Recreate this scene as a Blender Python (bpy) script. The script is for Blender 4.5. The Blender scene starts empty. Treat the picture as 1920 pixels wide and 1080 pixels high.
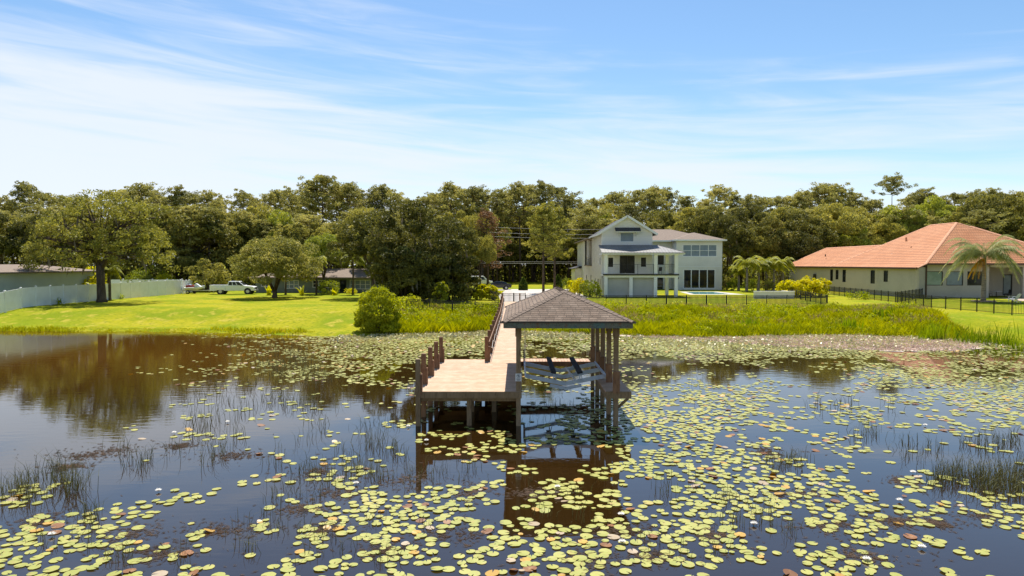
import bpy, math, random
import numpy as np
from mathutils import Vector, Matrix
R = math.radians
sc = bpy.context.scene
# ------------------------------------------------------------------ camera
H = 5.7
cam_d = bpy.data.cameras.new('camera'); cam = bpy.data.objects.new('camera', cam_d)
sc.collection.objects.link(cam)
cam_d.sensor_width = 36; cam_d.lens = 24; cam_d.clip_end = 3000
cam.location = (0, 0, H)
cam.rotation_euler = (R(90 - 2.01), 0, R(0.447))
sc.camera = cam
# ------------------------------------------------------------------ sky, sun, exposure
SUN_EL, SUN_AZ = 61.0, -3.0          # azimuth from +Y towards +X
sc.view_settings.view_transform = 'Standard'; sc.view_settings.look = 'None'
sc.view_settings.exposure = 0.9; sc.view_settings.gamma = 1.0
sc.cycles.max_bounces = 8; sc.cycles.transparent_max_bounces = 6
sc.cycles.caustics_reflective = False; sc.cycles.caustics_refractive = False
w = bpy.data.worlds.new('World'); sc.world = w; w.use_nodes = True
nt = w.node_tree; N = nt.nodes; L = nt.links; N.clear()
def wn(t, **kw):
    n = N.new(t)
    for k, v in kw.items(): setattr(n, k, v)
    return n
def wmath(op, a, b=None, clamp=False):
    n = wn('ShaderNodeMath', operation=op, use_clamp=clamp)
    for i, s in enumerate((a, b)):
        if s is None: continue
        if isinstance(s, (int, float)): n.inputs[i].default_value = s
        else: L.new(s, n.inputs[i])
    return n.outputs[0]
sky = wn('ShaderNodeTexSky', sky_type='NISHITA'); sky.sun_disc = False
sky.sun_elevation = R(SUN_EL); sky.sun_rotation = R(SUN_AZ)
sky.air_density = 1.0; sky.dust_density = 0.3; sky.ozone_density = 2.0
tc = wn('ShaderNodeTexCoord'); sep = wn('ShaderNodeSeparateXYZ'); L.new(tc.outputs['Generated'], sep.inputs[0])
X_, Y_, Z_ = sep.outputs
az = wmath('ARCTAN2', X_, Y_)
def wnoise(sx, sz, tilt, scale, detail, dist, off):
    v = wmath('ADD', Z_, wmath('MULTIPLY', az, tilt))
    cb = wn('ShaderNodeCombineXYZ')
    L.new(wmath('MULTIPLY', az, sx), cb.inputs[0]); L.new(wmath('MULTIPLY', v, sz), cb.inputs[2]); cb.inputs[1].default_value = off
    n = wn('ShaderNodeTexNoise'); n.inputs['Scale'].default_value = scale; n.inputs['Detail'].default_value = detail
    n.inputs['Roughness'].default_value = 0.55; n.inputs['Distortion'].default_value = dist
    L.new(cb.outputs[0], n.inputs['Vector']); return n.outputs['Fac']
n1 = wnoise(1.2, 14.0, 0.03, 1.0, 9, 0.6, 5.3)
n2 = wnoise(3.6, 40.0, 0.07, 1.0, 8, 0.9, 7.7)
n3 = wnoise(0.9, 4.0, 0.05, 1.0, 3, 0.2, 1.4)
t = wmath('ADD', 0.62, wmath('MULTIPLY', wmath('SUBTRACT', 0.205, Z_), 5.0))
t = wmath('SUBTRACT', t, wmath('MULTIPLY', az, 0.60))
t = wmath('ADD', t, wmath('MULTIPLY', wmath('SUBTRACT', n1, 0.5), 2.1))
t = wmath('ADD', t, wmath('MULTIPLY', wmath('SUBTRACT', n2, 0.5), 1.9))
t = wmath('ADD', t, wmath('MULTIPLY', wmath('SUBTRACT', n3, 0.5), 0.9))
mr = wn('ShaderNodeMapRange', interpolation_type='SMOOTHSTEP'); L.new(t, mr.inputs[0])
mr.inputs[1].default_value = 0.0; mr.inputs[2].default_value = 1.5; mr.inputs[3].default_value = 0.0; mr.inputs[4].default_value = 0.88
hsv = wn('ShaderNodeHueSaturation'); hsv.inputs['Saturation'].default_value = 1.14; hsv.inputs['Hue'].default_value = .497; hsv.inputs['Value'].default_value = 1.0
L.new(sky.outputs[0], hsv.inputs['Color'])
mix = wn('ShaderNodeMix', data_type='RGBA'); L.new(mr.outputs[0], mix.inputs[0]); L.new(hsv.outputs[0], mix.inputs[6])
mix.inputs[7].default_value = (5.9, 6.3, 7.0, 1)
bg = wn('ShaderNodeBackground'); bg.inputs['Strength'].default_value = 0.08
L.new(mix.outputs[2], bg.inputs['Color'])
wo = wn('ShaderNodeOutputWorld'); L.new(bg.outputs[0], wo.inputs[0])
sd = bpy.data.lights.new('sun', 'SUN'); sd.energy = 4.2; sd.angle = R(0.53); sd.color = (1.0, 0.95, 0.87)
so = bpy.data.objects.new('sun', sd); sc.collection.objects.link(so)
_d = Vector((math.sin(R(SUN_AZ)) * math.cos(R(SUN_EL)), math.cos(R(SUN_AZ)) * math.cos(R(SUN_EL)), math.sin(R(SUN_EL))))
so.rotation_euler = _d.to_track_quat('Z', 'Y').to_euler(); so.location = (0, 60, 80)

# ------------------------------------------------------------------ helpers
COL = sc.collection
def at(px, py, D): return ((px - 970) / 1280 * D, D, H - (py - 495) / 1280 * D)   # photo position and distance -> place
def PX(px, D): return (px - 970) / 1280 * D
def PZ(py, D): return H - (py - 495) / 1280 * D
class MB:
    def __init__(s): s.v = []; s.f = []
    def box(s, x0, x1, y0, y1, z0, z1):
        b = len(s.v)
        s.v += [(x0,y0,z0),(x1,y0,z0),(x1,y1,z0),(x0,y1,z0),(x0,y0,z1),(x1,y0,z1),(x1,y1,z1),(x0,y1,z1)]
        s.f += [(b,b+3,b+2,b+1),(b+4,b+5,b+6,b+7),(b,b+1,b+5,b+4),(b+1,b+2,b+6,b+5),(b+2,b+3,b+7,b+6),(b+3,b,b+4,b+7)]
        return s
    def bevbox(s, x0, x1, y0, y1, z0, z1, c=.02):      # box with a chamfered top
        b = len(s.v)
        s.v += [(x0,y0,z0),(x1,y0,z0),(x1,y1,z0),(x0,y1,z0),(x0,y0,z1-c),(x1,y0,z1-c),(x1,y1,z1-c),(x0,y1,z1-c),
                (x0+c,y0+c,z1),(x1-c,y0+c,z1),(x1-c,y1-c,z1),(x0+c,y1-c,z1)]
        s.f += [(b,b+3,b+2,b+1),(b+8,b+9,b+10,b+11)]
        for i in range(4):
            j = (i+1) % 4
            s.f += [(b+i,b+j,b+4+j,b+4+i),(b+4+i,b+4+j,b+8+j,b+8+i)]
        return s
    def poly(s, pts): b = len(s.v); s.v += [tuple(p) for p in pts]; s.f.append(tuple(range(b, b+len(pts)))); return s
    def bar(s, p, q, wx, wz=None, up=(0,0,1)):          # rectangular bar between two points
        p, q = Vector(p), Vector(q); wz = wz or wx; d = (q-p).normalized(); u = Vector(up)
        if abs(d.dot(u)) > .99: u = Vector((0,1,0))
        a = d.cross(u).normalized() * wx/2; c = a.cross(d).normalized() * wz/2; b = len(s.v)
        for e in (p, q): s.v += [tuple(e-a-c), tuple(e+a-c), tuple(e+a+c), tuple(e-a+c)]
        s.f += [(b,b+3,b+2,b+1),(b+4,b+5,b+6,b+7)] + [(b+i,b+(i+1)%4,b+4+(i+1)%4,b+4+i) for i in range(4)]
        return s
    def tube(s, pts, rad, n=6, cap=True):
        pts = [Vector(p) for p in pts]
        if isinstance(rad, (int, float)): rad = [rad]*len(pts)
        b = len(s.v)
        for i, p in enumerate(pts):
            d = (pts[min(i+1, len(pts)-1)] - pts[max(i-1, 0)]).normalized()
            u = Vector((1,0,0)) if abs(d.z) > .8 else Vector((0,0,1))
            a = d.cross(u).normalized(); c = a.cross(d)
            for k in range(n):
                th = 2*math.pi*k/n; s.v.append(tuple(p + (a*math.cos(th) + c*math.sin(th))*rad[i]))
        for i in range(len(pts)-1):
            for k in range(n):
                k2 = (k+1) % n; s.f.append((b+i*n+k, b+i*n+k2, b+(i+1)*n+k2, b+(i+1)*n+k))
        if cap: s.f += [tuple(b+k for k in reversed(range(n))), tuple(b+(len(pts)-1)*n+k for k in range(n))]
        return s
    def prism(s, prof, y0, y1, inset=None):             # side profile in x,z, extruded along y
        b = len(s.v); n = len(prof)
        s.v += [(x, y0, z) for x, z in prof] + [(x, y1, z) for x, z in prof]
        s.f += [tuple(b+i for i in range(n)), tuple(b+n+i for i in reversed(range(n)))]
        s.f += [(b+i, b+n+i, b+n+(i+1)%n, b+(i+1)%n) for i in range(n)]
        return s
    def build(s, name, m, parent=None, smooth=False, bevel=0):
        me = bpy.data.meshes.new(name); me.from_pydata(s.v, [], s.f); me.materials.append(m)
        if smooth: me.polygons.foreach_set('use_smooth', [True]*len(me.polygons))
        me.update()
        o = bpy.data.objects.new(name, me); COL.objects.link(o)
        if parent: o.parent = parent
        if bevel:
            b = o.modifiers.new('bevel', 'BEVEL'); b.width = bevel; b.segments = 2; b.limit_method = 'ANGLE'
        return o
def tag(o, label=None, cat=None, group=None, kind=None):
    if label: o['label'] = label
    if cat: o['category'] = cat
    if group: o['group'] = group
    if kind: o['kind'] = kind
    return o
def empty(name, loc=(0,0,0), rz=0, sc_=1):
    o = bpy.data.objects.new(name, None); COL.objects.link(o); o.location = loc; o.rotation_euler.z = rz
    o.scale = (sc_,)*3 if isinstance(sc_, (int, float)) else sc_; o.empty_display_size = .1
    return o
def copy_tree(o, parent=None):
    c = o.copy(); COL.objects.link(c); c.parent = parent
    for ch in [x for x in o.children]: copy_tree(ch, c)
    return c
def raw_mesh(name, V, k, m, parent=None):              # V: (n, k, 3) separate polygons of k corners
    n = len(V); me = bpy.data.meshes.new(name); me.vertices.add(n*k); me.vertices.foreach_set('co', np.asarray(V, dtype=np.float32).ravel())
    me.loops.add(n*k); me.loops.foreach_set('vertex_index', np.arange(n*k, dtype=np.int32))
    me.polygons.add(n); me.polygons.foreach_set('loop_start', np.arange(0, n*k, k, dtype=np.int32))
    me.polygons.foreach_set('loop_total', np.full(n, k, dtype=np.int32))
    me.materials.append(m); me.update(calc_edges=True); me.validate()
    o = bpy.data.objects.new(name, me); COL.objects.link(o)
    if parent: o.parent = parent
    return o

# ------------------------------------------------------------------ materials
def mat(name, base=(.5,.5,.5), rough=.7, metal=0, spec=.3, noise=None, bump=None, vary=None):
    """noise: list of (scale, colour, lo, hi[, stretch]) layers over base; bump: (scale, strength[, dist])"""
    m = bpy.data.materials.new(name); m.use_nodes = True; t = m.node_tree; b = t.nodes['Principled BSDF']
    b.inputs['Roughness'].default_value = rough; b.inputs['Metallic'].default_value = metal
    b.inputs['Specular IOR Level'].default_value = spec; b.inputs['Base Color'].default_value = (*base, 1)
    tcn = t.nodes.new('ShaderNodeTexCoord'); cur = None
    for ly in (noise or []):
        n = t.nodes.new('ShaderNodeTexNoise'); n.inputs['Scale'].default_value = ly[0]; n.inputs['Detail'].default_value = 6
        if len(ly) > 4:
            mp = t.nodes.new('ShaderNodeMapping'); mp.inputs['Scale'].default_value = ly[4]; t.links.new(tcn.outputs['Object'], mp.inputs[0]); t.links.new(mp.outputs[0], n.inputs['Vector'])
        else: t.links.new(tcn.outputs['Object'], n.inputs['Vector'])
        r = t.nodes.new('ShaderNodeMapRange'); r.inputs[1].default_value = ly[2]; r.inputs[2].default_value = ly[3]; t.links.new(n.outputs['Fac'], r.inputs[0])
        x = t.nodes.new('ShaderNodeMix'); x.data_type = 'RGBA'; t.links.new(r.outputs[0], x.inputs[0])
        if cur: t.links.new(cur, x.inputs[6])
        else: x.inputs[6].default_value = (*base, 1)
        x.inputs[7].default_value = (*ly[1], 1); cur = x.outputs[2]
    if vary:
        oi = t.nodes.new('ShaderNodeObjectInfo'); r = t.nodes.new('ShaderNodeMapRange'); t.links.new(oi.outputs['Random'], r.inputs[0])
        r.inputs[3].default_value = 1-vary; r.inputs[4].default_value = 1+vary
        hs = t.nodes.new('ShaderNodeHueSaturation'); t.links.new(r.outputs[0], hs.inputs['Value'])
        if cur: t.links.new(cur, hs.inputs['Color'])
        else: hs.inputs['Color'].default_value = (*base, 1)
        cur = hs.outputs[0]
    if cur: t.links.new(cur, b.inputs['Base Color'])
    if bump:
        n = t.nodes.new('ShaderNodeTexNoise'); n.inputs['Scale'].default_value = bump[0]; n.inputs['Detail'].default_value = 5
        t.links.new(tcn.outputs['Object'], n.inputs['Vector']); bm = t.nodes.new('ShaderNodeBump'); bm.inputs['Strength'].default_value = bump[1]
        bm.inputs['Distance'].default_value = bump[2] if len(bump) > 2 else .05
        t.links.new(n.outputs['Fac'], bm.inputs['Height']); t.links.new(bm.outputs[0], b.inputs['Normal'])
    return m
def leafmat(name, dark, light, warm=None, transl=.35, bright=1.0, clump=0.55, rough=.55):
    """foliage: colour varies leaf by leaf, clump by clump and plant by plant; part of the light passes through"""
    m = bpy.data.materials.new(name); m.use_nodes = True; t = m.node_tree; t.nodes.clear(); nn = t.nodes.new; lk = t.links.new
    g = nn('ShaderNodeNewGeometry'); oi = nn('ShaderNodeObjectInfo'); tcn = nn('ShaderNodeTexCoord')
    n = nn('ShaderNodeTexNoise'); n.inputs['Scale'].default_value = clump; n.inputs['Detail'].default_value = 3; lk(tcn.outputs['Object'], n.inputs['Vector'])
    a = nn('ShaderNodeMath'); a.operation = 'ADD'; lk(g.outputs['Random Per Island'], a.inputs[0]); lk(oi.outputs['Random'], a.inputs[1])
    a2 = nn('ShaderNodeMath'); a2.operation = 'MULTIPLY_ADD'; lk(n.outputs['Fac'], a2.inputs[0]); a2.inputs[1].default_value = 3.2; lk(a.outputs[0], a2.inputs[2])
    r = nn('ShaderNodeMapRange'); lk(a2.outputs[0], r.inputs[0]); r.inputs[1].default_value = 1.3; r.inputs[2].default_value = 3.9
    cr = nn('ShaderNodeValToRGB'); lk(r.outputs[0], cr.inputs[0]); e = cr.color_ramp.elements
    e[0].color = (*[c*bright for c in dark], 1); e[1].color = (*[c*bright for c in light], 1); e[1].position = .85
    if warm: w_ = e.new(.97); w_.color = (*[c*bright for c in warm], 1)
    p = nn('ShaderNodeBsdfPrincipled'); lk(cr.outputs[0], p.inputs['Base Color']); p.inputs['Roughness'].default_value = rough; p.inputs['Specular IOR Level'].default_value = .12
    tr = nn('ShaderNodeBsdfTranslucent'); hs = nn('ShaderNodeHueSaturation'); hs.inputs['Hue'].default_value = .485; hs.inputs['Saturation'].default_value = 1.12; hs.inputs['Value'].default_value = 1.35
    lk(cr.outputs[0], hs.inputs['Color']); lk(hs.outputs[0], tr.inputs['Color'])
    mx = nn('ShaderNodeMixShader'); mx.inputs[0].default_value = transl; lk(p.outputs[0], mx.inputs[1]); lk(tr.outputs[0], mx.inputs[2])
    o = nn('ShaderNodeOutputMaterial'); lk(mx.outputs[0], o.inputs[0]); return m
def stripes(m, axis, pitch, dark=.45, width=.06, depth=.01, coord='Object', seed_row=False, along=None, tint=.25):
    """adds board / tile / shingle joints running across `axis` every `pitch` metres; along=(axis, length) breaks rows into pieces"""
    t = m.node_tree; b = t.nodes['Principled BSDF']; nn = t.nodes.new; lk = t.links.new
    tcn = nn('ShaderNodeTexCoord'); s = nn('ShaderNodeSeparateXYZ'); lk(tcn.outputs[coord], s.inputs[0])
    def mth(op, a, b_=None):
        n = nn('ShaderNodeMath'); n.operation = op
        for i, q in enumerate((a, b_)):
            if q is None: continue
            if isinstance(q, (int, float)): n.inputs[i].default_value = q
            else: lk(q, n.inputs[i])
        return n.outputs[0]
    u = mth('DIVIDE', s.outputs[axis], pitch); fr = mth('FRACT', u); row = mth('FLOOR', u)
    line = mth('LESS_THAN', fr, width); wn_ = nn('ShaderNodeTexWhiteNoise'); wn_.noise_dimensions = '2D'; cb = nn('ShaderNodeCombineXYZ'); lk(row, cb.inputs[0])
    if along:
        r1 = nn('ShaderNodeTexWhiteNoise'); r1.noise_dimensions = '1D'; lk(row, r1.inputs['W'])
        v = mth('ADD', mth('DIVIDE', s.outputs[along[0]], along[1]), mth('MULTIPLY', r1.outputs[0], 7.3)); lk(mth('FLOOR', v), cb.inputs[1])
        line = mth('MAXIMUM', line, mth('LESS_THAN', mth('FRACT', v), along[2]))
    lk(cb.outputs[0], wn_.inputs['Vector'])
    old = b.inputs['Base Color'].links[0].from_socket if b.inputs['Base Color'].links else None
    hs = nn('ShaderNodeHueSaturation')
    if old: lk(old, hs.inputs['Color'])
    else: hs.inputs['Color'].default_value = b.inputs['Base Color'].default_value
    lk(mth('MULTIPLY', mth('ADD', mth('MULTIPLY', wn_.outputs[0], 2*tint), 1-tint), mth('SUBTRACT', 1.0, mth('MULTIPLY', line, dark))), hs.inputs['Value'])
    lk(hs.outputs[0], b.inputs['Base Color'])
    bm = nn('ShaderNodeBump'); bm.inputs['Distance'].default_value = depth; bm.inputs['Strength'].default_value = .8
    lk(mth('SUBTRACT', fr, mth('MULTIPLY', line, 1.0)), bm.inputs['Height'])
    if b.inputs['Normal'].links: lk(b.inputs['Normal'].links[0].from_socket, bm.inputs['Normal'])
    lk(bm.outputs[0], b.inputs['Normal'])
    return m
M = {}
M['deck'] = stripes(mat('deck_boards', (.47,.30,.185), .75, noise=[(3, (.55,.38,.255), .4, .65), (14, (.33,.20,.12), .55, .8, (.3,2,1))], bump=(20,.3,.01)), 1, .145, .55, .07, .006, tint=.10)
M['wood'] = mat('pressure_treated_wood', (.225,.152,.082), .8, noise=[(5, (.30,.21,.125), .4, .65, (1,1,.25)), (18, (.11,.07,.04), .55, .75, (1,1,.2))], bump=(25,.3,.01), vary=.1)
M['redwood'] = mat('stained_post_wood', (.195,.098,.050), .75, noise=[(6, (.27,.15,.08), .4, .65, (1,1,.3)), (20, (.09,.04,.025), .55, .75, (1,1,.2))], bump=(25,.3,.01), vary=.15)
M['fascia'] = mat('weathered_fascia', (.16,.17,.13), .85, noise=[(2.5, (.10,.17,.16), .45, .6), (5, (.20,.12,.07), .52, .68), (25, (.07,.07,.055), .5, .75)], bump=(20,.3,.01))
M['shingle'] = stripes(mat('brown_shingles', (.18,.125,.086), .9, noise=[(2.2, (.245,.18,.13), .4, .65), (40, (.07,.052,.042), .5, .7)], bump=(60,.5,.01)), 2, .060, .62, .25, .012, along=(0, .30, .05), tint=.17)
M['shingle_side'] = stripes(mat('brown_shingles_side', (.18,.125,.086), .9, noise=[(2.2, (.245,.18,.13), .4, .65), (40, (.07,.052,.042), .5, .7)], bump=(60,.5,.01)), 2, .060, .5, .2, .012, along=(1, .36, .05), tint=.17)
M['houseroof'] = mat('asphalt_roof', (.20,.15,.115), .9, noise=[(3, (.245,.19,.145), .4, .65), (30, (.14,.10,.08), .5, .7)], bump=(30,.4,.02))
M['darkroof'] = mat('dark_shingles', (.045,.045,.05), .85, noise=[(6, (.07,.07,.075), .4, .7)])
M['metalroof'] = mat('standing_seam_metal', (.20,.19,.18), .5, 0, .25, noise=[(1.5, (.25,.24,.225), .4, .7)])
M['tile'] = stripes(mat('clay_tiles_side', (.50,.205,.085), .8, noise=[(.5, (.56,.25,.115), .4, .7), (9, (.38,.14,.06), .55, .75)], bump=(12,.5,.03)), 2, .24, .55, .30, .04, along=(1, .33, .12), tint=.07)
M['tile_front'] = stripes(mat('clay_tiles_front', (.50,.205,.085), .8, noise=[(.5, (.56,.25,.115), .4, .7), (9, (.38,.14,.06), .55, .75)], bump=(12,.5,.03)), 2, .24, .55, .30, .04, along=(0, .33, .14), tint=.07)
M['tilecap'] = mat('clay_ridge_tiles', (.64,.34,.20), .8, noise=[(6, (.52,.24,.13), .45, .6)])
M['stucco_white'] = mat('white_stucco', (.74,.72,.67), .85, noise=[(.6, (.66,.64,.59), .4, .7), (6, (.78,.76,.71), .5, .8)], bump=(14,.25,.02))
M['brickwhite'] = stripes(mat('white_painted_brick', (.70,.67,.60), .85, noise=[(2, (.60,.57,.51), .4, .7)], bump=(12,.2,.02)), 2, .12, .14, .15, .008, along=(1, .3, .06), tint=.05)
M['white'] = mat('white_trim', (.80,.80,.78), .5, noise=[(3, (.74,.74,.72), .5, .8)])
M['panelgrey'] = mat('pale_infill_panel', (.44,.44,.43), .85, noise=[(1, (.39,.39,.38), .4, .7)], bump=(30,.3,.01))
M['beige'] = mat('beige_stucco', (.46,.42,.355), .9, noise=[(.5, (.41,.375,.315), .4, .7), (5, (.50,.46,.39), .5, .8)], bump=(16,.4,.02))
M['greygreen'] = mat('grey_green_wall', (.17,.19,.155), .85, noise=[(1, (.20,.22,.18), .4, .7)])
M['paleblue'] = mat('pale_green_stucco', (.50,.53,.45), .9, noise=[(.7, (.45,.48,.40), .4, .7)], bump=(14,.3,.02))
M['glass'] = mat('window_glass', (.012,.016,.022), .04, 0, .35)
M['glass_blind'] = mat('window_glass_with_blind', (.20,.25,.29), .25, 0, .5, noise=[(1.5, (.15,.19,.24), .4, .7)])
M['glass_green'] = mat('window_glass_curtained', (.16,.24,.20), .2, 0, .7, noise=[(.8, (.24,.32,.28), .45, .6)])
M['black'] = mat('black_metal', (.015,.015,.017), .4, .2, .5)
M['darkframe'] = mat('dark_frame', (.04,.035,.03), .5)
M['brown'] = mat('brown_gutter', (.09,.05,.035), .5)
M['alu'] = mat('aluminium', (.52,.60,.70), .42, .15, .5, noise=[(5, (.44,.51,.61), .4, .7)])
M['carpet'] = mat('black_bunk_carpet', (.025,.026,.032), .95, noise=[(12, (.05,.05,.06), .4, .7)])
M['signwhite'] = mat('sign_face', (.75,.76,.76), .5); M['signink'] = mat('sign_ink', (.05,.06,.08), .6)
M['vinyl'] = mat('white_vinyl', (.88,.88,.84), .45, noise=[(1.2, (.80,.80,.75), .4, .7)])
M['bark'] = mat('tree_bark', (.085,.06,.042), .95, noise=[(4, (.14,.105,.075), .4, .65, (1,1,.3)), (15, (.045,.033,.025), .5, .7, (1,1,.3))], bump=(9,.8,.04))
M['palebark'] = mat('pale_palm_trunk', (.26,.22,.175), .9, noise=[(6, (.17,.14,.11), .45, .6, (.4,.4,2))], bump=(9,.5,.03))
M['carwhite'] = mat('white_paint', (.88,.88,.86), .25, 0, .5); M['carblack'] = mat('black_paint', (.012,.014,.02), .12, 0, .8)
M['tyre'] = mat('tyre_rubber', (.02,.02,.02), .85); M['rim'] = mat('wheel_rim', (.5,.5,.5), .3, .8)
M['carglass'] = mat('car_glass', (.02,.025,.03), .08, 0, .8)
M['concrete'] = mat('pale_concrete', (.50,.46,.42), .9, noise=[(.6, (.44,.40,.36), .4, .7), (8, (.56,.52,.48), .5, .8)], bump=(20,.2,.01))
M['poolwater'] = mat('pool_water', (.10,.40,.42), .05, 0, .7, noise=[(1, (.16,.50,.50), .4, .6)])
M['pavers'] = mat('tan_pavers', (.46,.35,.27), .9, noise=[(2, (.38,.28,.21), .4, .7)])
M['plastic'] = mat('white_plastic', (.72,.74,.74), .4); M['blueplastic'] = mat('pale_blue_plastic', (.22,.30,.45), .4)
M['redseat'] = mat('red_fabric', (.35,.05,.04), .8); M['wire'] = mat('grey_cable', (.5,.48,.45), .5)
M['flowerpetal'] = leafmat('water_lily_petals', (.75,.74,.70), (.85,.84,.80), transl=.3)
M['flowercore'] = mat('flower_centre', (.75,.45,.05), .7)
# foliage
M['oak'] = leafmat('oak_leaves', (0.075, 0.085, 0.022), (0.45, 0.42, 0.095), (0.64, 0.56, 0.17), clump=.35)
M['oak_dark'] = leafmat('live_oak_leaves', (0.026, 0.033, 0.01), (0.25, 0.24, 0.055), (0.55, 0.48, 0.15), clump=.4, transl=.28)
M['oak_light'] = leafmat('light_oak_leaves', (0.12, 0.155, 0.028), (0.42, 0.45, 0.08), (0.56, 0.54, 0.14), clump=.4)
M['oak_mid'] = leafmat('small_oak_leaves', (.055,.068,.018), (.33,.32,.075), (.62,.56,.20), clump=.6)
M['pine'] = leafmat('pine_needles', (0.095, 0.105, 0.034), (0.48, 0.45, 0.13), (0.62, 0.56, 0.22), clump=.5)
M['pine_near'] = leafmat('spreading_pine_needles', (0.075, 0.092, 0.022), (0.42, 0.4, 0.08), (0.58, 0.5, 0.15), clump=.45)
M['moss'] = leafmat('hanging_moss', (.12,.10,.065), (.26,.22,.15), transl=.2)
M['dead'] = leafmat('reddish_dead_twigs', (.13,.075,.035), (.34,.20,.09), transl=.2)
M['bushlime'] = leafmat('lime_bush_leaves', (0.16, 0.2, 0.014), (0.48, 0.5, 0.03), (0.6, 0.56, 0.1), transl=.4, clump=1.2)
M['bush'] = leafmat('garden_bush_leaves', (0.09, 0.13, 0.014), (0.28, 0.32, 0.04), (.28,.28,.05), clump=1.2)
M['cone'] = leafmat('clipped_shrub_leaves', (0.04, 0.07, 0.012), (0.12, 0.18, 0.03), clump=1.5)
M['croton'] = leafmat('yellow_orange_leaves', (0.36, 0.36, 0.01), (0.74, 0.66, 0.015), (0.8, 0.4, 0.02), transl=.35, clump=1.0)
M['ygplant'] = leafmat('yellow_green_fronds', (0.24, 0.27, 0.01), (0.7, 0.66, 0.03), (.6,.45,.04), transl=.4, clump=1.2)
M['palm'] = leafmat('palm_fronds', (0.1, 0.13, 0.016), (0.4, 0.4, 0.045), (0.6, 0.42, 0.06), transl=.35, clump=.8)
M['palm_grey'] = leafmat('queen_palm_fronds', (.06,.085,.03), (.26,.29,.10), (.40,.36,.16), transl=.3, clump=.8)
M['palm_dead'] = leafmat('dead_frond', (.45,.26,.03), (.65,.40,.05), transl=.35)
M['marsh'] = leafmat('marsh_grass', (0.115, 0.175, 0.004), (0.49, 0.48, 0.008), (0.5, 0.36, 0.09), transl=.42, clump=.22, rough=.7)
M['weed'] = leafmat('broadleaf_weeds', (0.06, 0.11, 0.006), (0.38, 0.42, 0.012), (0.5, 0.42, 0.09), transl=.4, clump=.8)
M['reed'] = leafmat('pond_reeds', (.05,.055,.025), (.17,.16,.06), (.40,.30,.15), transl=.2, clump=.3)
M['reedgreen'] = leafmat('shore_reeds', (0.07, 0.14, 0.006), (0.3, 0.4, 0.012), (.30,.25,.08), transl=.35, clump=.5)
def padmat(name, cols, rough=.42):
    m = leafmat(name, cols[0], cols[1], cols[2] if len(cols) > 2 else None, transl=.12, clump=.35, rough=rough)
    t = m.node_tree; p = [n for n in t.nodes if n.type == 'BSDF_PRINCIPLED'][0]; p.inputs['Specular IOR Level'].default_value = .35     # blotches of age on the leaf
    src = p.inputs['Base Color'].links[0].from_socket; g = t.nodes.new('ShaderNodeNewGeometry'); n = t.nodes.new('ShaderNodeTexNoise'); n.inputs['Scale'].default_value = 11; n.inputs['Detail'].default_value = 4
    t.links.new(g.outputs['Position'], n.inputs['Vector']); r = t.nodes.new('ShaderNodeMapRange'); r.inputs[1].default_value = .55; r.inputs[2].default_value = .78; t.links.new(n.outputs['Fac'], r.inputs[0])
    x = t.nodes.new('ShaderNodeMix'); x.data_type = 'RGBA'; t.links.new(r.outputs[0], x.inputs[0]); t.links.new(src, x.inputs[6]); x.inputs[7].default_value = (.42,.27,.10,1); t.links.new(x.outputs[2], p.inputs['Base Color'])
    return m
M['pad'] = padmat('lily_pad_leaf', ((.27,.295,.055), (.43,.41,.10), (.50,.39,.11)))
M['pad_orange'] = padmat('ageing_pad_leaf', ((.42,.24,.03), (.60,.36,.07)))
M['pad_brown'] = padmat('dying_pad_leaf', ((.10,.045,.02), (.34,.15,.05)))
M['pad_pink'] = padmat('faded_pad_leaf', ((.36,.27,.17), (.50,.40,.27)))
M['pad_far'] = padmat('dense_pad_leaf', ((.34,.33,.14), (.66,.60,.34), (.58,.42,.22)))
M['debris'] = leafmat('floating_weed', (.20,.13,.08), (.50,.37,.25), transl=.1)
M['mat'] = mat('dried_weed_mat', (.55,.43,.36), .9, noise=[(1.5, (.63,.51,.44), .4, .65), (14, (.40,.30,.24), .55, .75)], bump=(18,.8,.04))

# ------------------------------------------------------------------ terrain and water
_sx = [-300,-60,-43.5,-30,-20.1,-13.7,-11.4,-7.4,-3.1,1.3,9.8,14.5,20.4,25.9,30.4,33.5,35.0,36.5,40,60,120,300]
_sd = [60,58,57.4,57.2,55.2,53.3,54,55.7,57,57.2,54.4,52.9,54.2,55.0,53.3,51.5,49.3,45,38,26,10,5]
def shore(X): return np.interp(X, _sx, _sd) + .25*np.sin(np.asarray(X)*1.7) + .15*np.sin(np.asarray(X)*4.1+1)
def gz(X, Y):
    X = np.asarray(X, float); Y = np.asarray(Y, float); s = Y - shore(X)
    a = np.clip(s, 0, 1.0)*.22; u = np.clip((s-1)/11.0, 0, 1); b = (u*u*(3-2*u))*1.13
    return np.where(s < 0, np.maximum(s*.16, -1.3), a + b)
G = 1.35
def g1(X, Y): return float(gz(X, Y))
xs = np.concatenate([np.linspace(-900,-90,16), np.linspace(-80,80,161), np.linspace(90,900,16)])
ys = np.concatenate([np.linspace(-300,0,7), np.linspace(5,45,21), np.linspace(46,75,88), np.linspace(77,130,30), np.linspace(140,1500,20)])
GX, GY = np.meshgrid(xs, ys); GZ = gz(GX, GY)
GZ = GZ + np.where((GY > shore(GX)+2) & (GY < 72), .03*np.sin(GX*.9+GY*.4)*np.sin(GY*.7-GX*.2), 0)
nx_, ny_ = len(xs), len(ys)
mb = MB(); mb.v = list(zip(GX.ravel().tolist(), GY.ravel().tolist(), GZ.ravel().tolist()))
mb.f = [(j*nx_+i, j*nx_+i+1, (j+1)*nx_+i+1, (j+1)*nx_+i) for j in range(ny_-1) for i in range(nx_-1)]
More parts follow.
